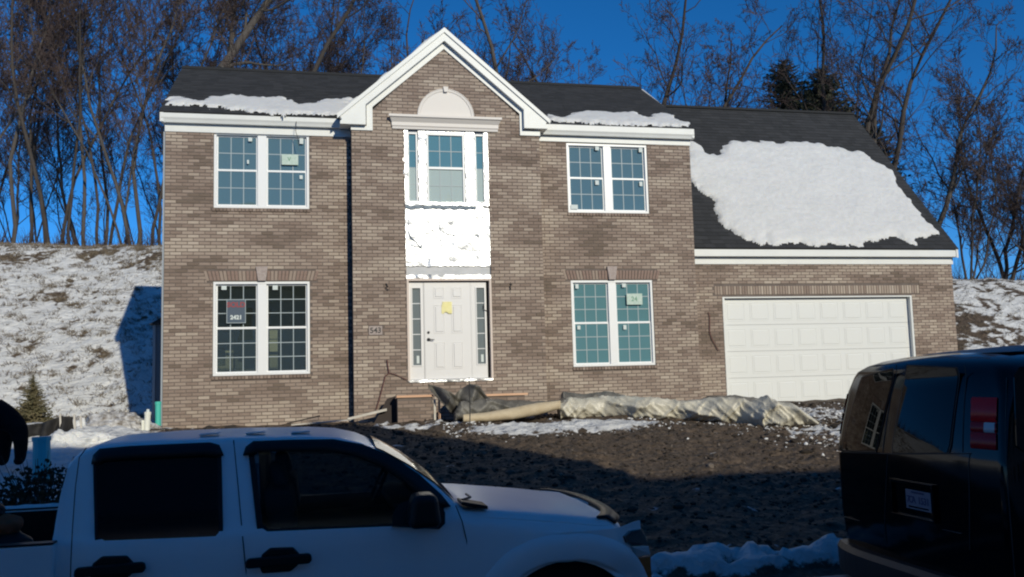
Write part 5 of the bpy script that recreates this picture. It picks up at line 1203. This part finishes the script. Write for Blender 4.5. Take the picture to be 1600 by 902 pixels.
def plate_text(body_, size, dz, name):
    t_ = text_obj(name, body_, size, (0, 0, 0), mat('plate_blue_%s' % name, (.03, .04, .12), .5), None, extrude=.001, bold=.001); t_.rotation_euler = (math.pi/2, 0, -math.pi/2); t_.location = (VX-.0865, yc, zc+dz); keep(t_, pl_); t_.matrix_parent_inverse = Matrix.Identity(4); t_.location = (VX-.0865, yc, zc+dz)
for i_, ch_ in enumerate('7CA 1531'):
    if ch_ != ' ':
        t_ = text_obj('character', ch_, .075, (0, 0, 0), _m.get('plate_blue') or mat('plate_blue', (.03, .04, .12), .5), None, extrude=.001, bold=.001); t_.parent = pl_; t_.rotation_euler = (math.pi/2, 0, -math.pi/2); t_.location = (VX-.0865, yc+.118-i_*.0335, zc-.002)
plate_text('PENNSYLVANIA', .022, .058, 'state_name'); 
q = MB(); q.box(VX-.0865, VX-.0855, yc-.12, yc+.12, zc-.062, zc-.05); o_ = q.build('plate_band', vpaint); o_.parent = pl_
for pix, nm_ in (((1315, 808, 1340, 814), 'badge'), ((1474, 827, 1502, 834), 'badge')):
    A, B = onp(pix[0], pix[1], VB, NB), onp(pix[2], pix[3], VB, NB); q = MB(); q.box(rearx((A.y+B.y)/2, -1.3)-.012, rearx((A.y+B.y)/2, -1.3)+.01, A.y, B.y, B.z, A.z); keep(q.build(nm_, mat('dull_chrome_%d' % pix[0], (.10, .10, .10), .35, .8), bevel=.002), van)
q = MB(); rows = []
for i in range(21):
    t = i/20; y_ = VN-.02+(VF-VN+.04)*t; e_ = .14*abs(1-2*t)**4; rows.append([(VX+.05+e_, y_, -1.60), (VX-.12+e_, y_, -1.605), (VX-.15+e_, y_, -1.65), (VX-.14+e_, y_, -1.86), (VX+.05+e_, y_, -1.88)])
keep(fixnormals(q.loft(rows, closed=True, cap=True).build('bumper', plastic)), van)
q = MB(); rows = []
for x, hh in ((8.05, .0), (8.3, .03), (8.75, .06), (9.3, .075), (12.0, .075), (12.2, 0)): rows.append([(x, y_, .068+hh*k_) for y_, k_ in ((-12.05, 0), (-12.0, .8), (-11.8, 1), (-11.2, 1), (-11.0, .8), (-10.95, 0))])
keep(fixnormals(q.loft(rows, closed=True, cap=True).build('roof_panel', mat('dull_grey_panel', (.16, .17, .18), .45))), van)
for x in (8.9, 12.0): wheel(x, VN+.02, -1, van, -1.69, .36); wheel(x, VF-.02, 1, van, -1.69, .36)

# ------------------------------------------------------------------ person bending down at the left edge
PYv = -4.6
per = thing('person', 'person in dark clothes bending over in the shaded snow at the left edge', 'person', tuple(at(22, 724, PYv)))
J = {}
def jp(n_, px, py, dy=0.): J[n_] = at(px, py, PYv+dy)-Vector(per.location)
jp('pel', 20, 653); jp('sp1', -4, 646); jp('sp2', -30, 645); jp('neck', -48, 652); jp('head', -62, 662); jp('crown', -74, 668)
jp('hipL', 29, 666, -.10); jp('kneeL', 33, 693, -.10); jp('ankL', 31, 721, -.08); jp('toeL', 22, 724, -.14)
jp('hipR', 10, 666, .10); jp('kneeR', 7, 694, .14); jp('ankR', 6, 722, .14); jp('toeR', -4, 725, .10)
jp('shL', -34, 652, -.20); jp('elL', -36, 680, -.24); jp('wrL', -44, 704, -.20); jp('paL', -46, 712, -.19)
jp('shR', -34, 652, .20); jp('elR', -38, 680, .24); jp('wrR', -50, 702, .20); jp('paR', -52, 710, .19)
order = ['pel', 'sp1', 'sp2', 'neck', 'head', 'crown', 'hipL', 'kneeL', 'ankL', 'toeL', 'hipR', 'kneeR', 'ankR', 'toeR', 'shL', 'elL', 'wrL', 'paL', 'shR', 'elR', 'wrR', 'paR']
rad = dict(pel=.20, sp1=.21, sp2=.21, neck=.075, head=.10, crown=.085, hipL=.13, kneeL=.095, ankL=.075, toeL=.045, hipR=.13, kneeR=.095, ankR=.075, toeR=.045, shL=.10, elL=.07, wrL=.045, paL=.038, shR=.10, elR=.07, wrR=.045, paR=.038)
E_ = [('pel', 'sp1'), ('sp1', 'sp2'), ('sp2', 'neck'), ('neck', 'head'), ('head', 'crown'), ('pel', 'hipL'), ('hipL', 'kneeL'), ('kneeL', 'ankL'), ('ankL', 'toeL'), ('pel', 'hipR'), ('hipR', 'kneeR'), ('kneeR', 'ankR'), ('ankR', 'toeR'), ('sp2', 'shL'), ('shL', 'elL'), ('elL', 'wrL'), ('wrL', 'paL'), ('sp2', 'shR'), ('shR', 'elR'), ('elR', 'wrR'), ('wrR', 'paR')]
verts = [J[k] for k in order]; rads = [rad[k] for k in order]; edges = [(order.index(a), order.index(b_)) for a, b_ in E_]
for s_ in 'LR':
    base = order.index('pa'+s_)
    for f_ in range(5):
        a = (f_-2)*.014; L_ = (.05, .075, .08, .075, .06)[f_]; p1 = J['pa'+s_]+Vector((-.012, a, -.045 if f_ else -.01)); p2 = p1+Vector((-.02 if f_ else -.03, a*.3-(0 if f_ else .02), -L_*.5)); p3 = p2+Vector((.01, 0, -L_*.4))
        k = len(verts); verts += [p1, p2, p3]; rads += [.011, .009, .007]; edges += [(base, k), (k, k+1), (k+1, k+2)]
me = bpy.data.meshes.new('body'); me.from_pydata(verts, edges, []); bo_ = bpy.data.objects.new('body', me); sc.collection.objects.link(bo_); bo_.parent = per
darkcl = mat('dark_work_clothes', (.006, .006, .008), .95, c2=(.011, .011, .013), scale=6, bump=.3, bscale=18, spec=.1)
me.materials.append(darkcl); sk = bo_.modifiers.new('skin', 'SKIN'); sk.use_smooth_shade = True
for i, v in enumerate(me.skin_vertices[0].data): v.radius = (rads[i], rads[i]); v.use_root = (i == 0)
sb = bo_.modifiers.new('sub', 'SUBSURF'); sb.levels = 2; sb.render_levels = 2
blob('cap', J['crown']+Vector(per.location)+Vector((.0, 0, .03)), (.12, .12, .09), darkcl, 4, per, .03)

# ------------------------------------------------------------------ houses across the street, behind the camera (they shade the foreground)
def neighbour(label, x0, x1, y0, y1, eave, ridge, wallm, nwin, gable=None, base=-2.3):
    t_ = thing('house', label, 'house', ((x0+x1)/2, (y0+y1)/2, base)); q = MB(); q.box(x0, x1, y0, y1, base, eave); yc_ = (y0+y1)/2
    q.prism([(y0+.05, eave+.001), (y1-.05, eave+.001), (yc_, ridge-.15)], x0, x1, 'x'); keep(q.build('wall', wallm), t_)
    for a, b_ in ((y0-.4, yc_), (y1+.4, yc_)):
        z0_ = eave-.1; q = MB(); q.add([(x0-.3, a, z0_), (x1+.3, a, z0_), (x1+.3, b_, ridge), (x0-.3, b_, ridge), (x0-.3, a, z0_-.15), (x1+.3, a, z0_-.15), (x1+.3, b_, ridge-.15), (x0-.3, b_, ridge-.15)], [(0,1,2,3),(7,6,5,4),(0,4,5,1),(1,5,6,2),(2,6,7,3),(3,7,4,0)]); keep(fixnormals(q.build('roof', shing)), t_)
    if gable:
        gx, gw, gz, gb = gable; q = MB(); q.prism([(gx-gw, gb), (gx+gw, gb), (gx, gz-.15)], yc_-.01, y1+.35); q.box(gx-gw+.3, gx+gw-.3, yc_, y1+.34, base, gb); keep(q.build('wall', wallm), t_)
        for s_ in (-1, 1): q = MB(); q.prism([(gx, gz), (gx+s_*(gw+.3), gb-.25), (gx+s_*(gw+.3), gb-.42), (gx, gz-.18)], yc_-3, y1+.6); keep(q.build('roof', shing), t_)
    k = 0
    rows_ = (base+1.1, base+3.9) if eave-base > 4.5 else (base+1.1,)
    for zz in rows_:
        for i in range(nwin):
            xx = x0+(x1-x0)*(i+.5)/nwin-.75
            if gable and abs(xx+.75-gable[0]) < gable[1]: yy = y1+.34
            else: yy = y1
            q = MB(); rim(q, xx, xx+1.5, zz, zz+1.5, .09, yy, yy+.05); q.box(xx+.7, xx+.8, yy+.001, yy+.049, zz+.09, zz+1.41); w_ = keep(q.build('window', vinyl), t_); q = MB(); q.box(xx+.05, xx+1.45, yy-.01, yy+.02, zz+.05, zz+1.45); o_ = q.build('pane', tglass); o_.parent = w_; 
    return t_
neighbour('two storey house across the street with a tall front gable, outside the picture', -14, 10.5, -28.5, -20.5, 3.9, 8.2, mat('pale_siding', (.66, .64, .60), .8), 6, gable=(8.5, 2.2, 7.6, 4.7))
neighbour('lower house wing across the street beside the gabled one, outside the picture', 10.9, 34, -28, -20.5, 2.7, 6.05, mat('pale_grey_siding', (.62, .63, .63), .8), 5)
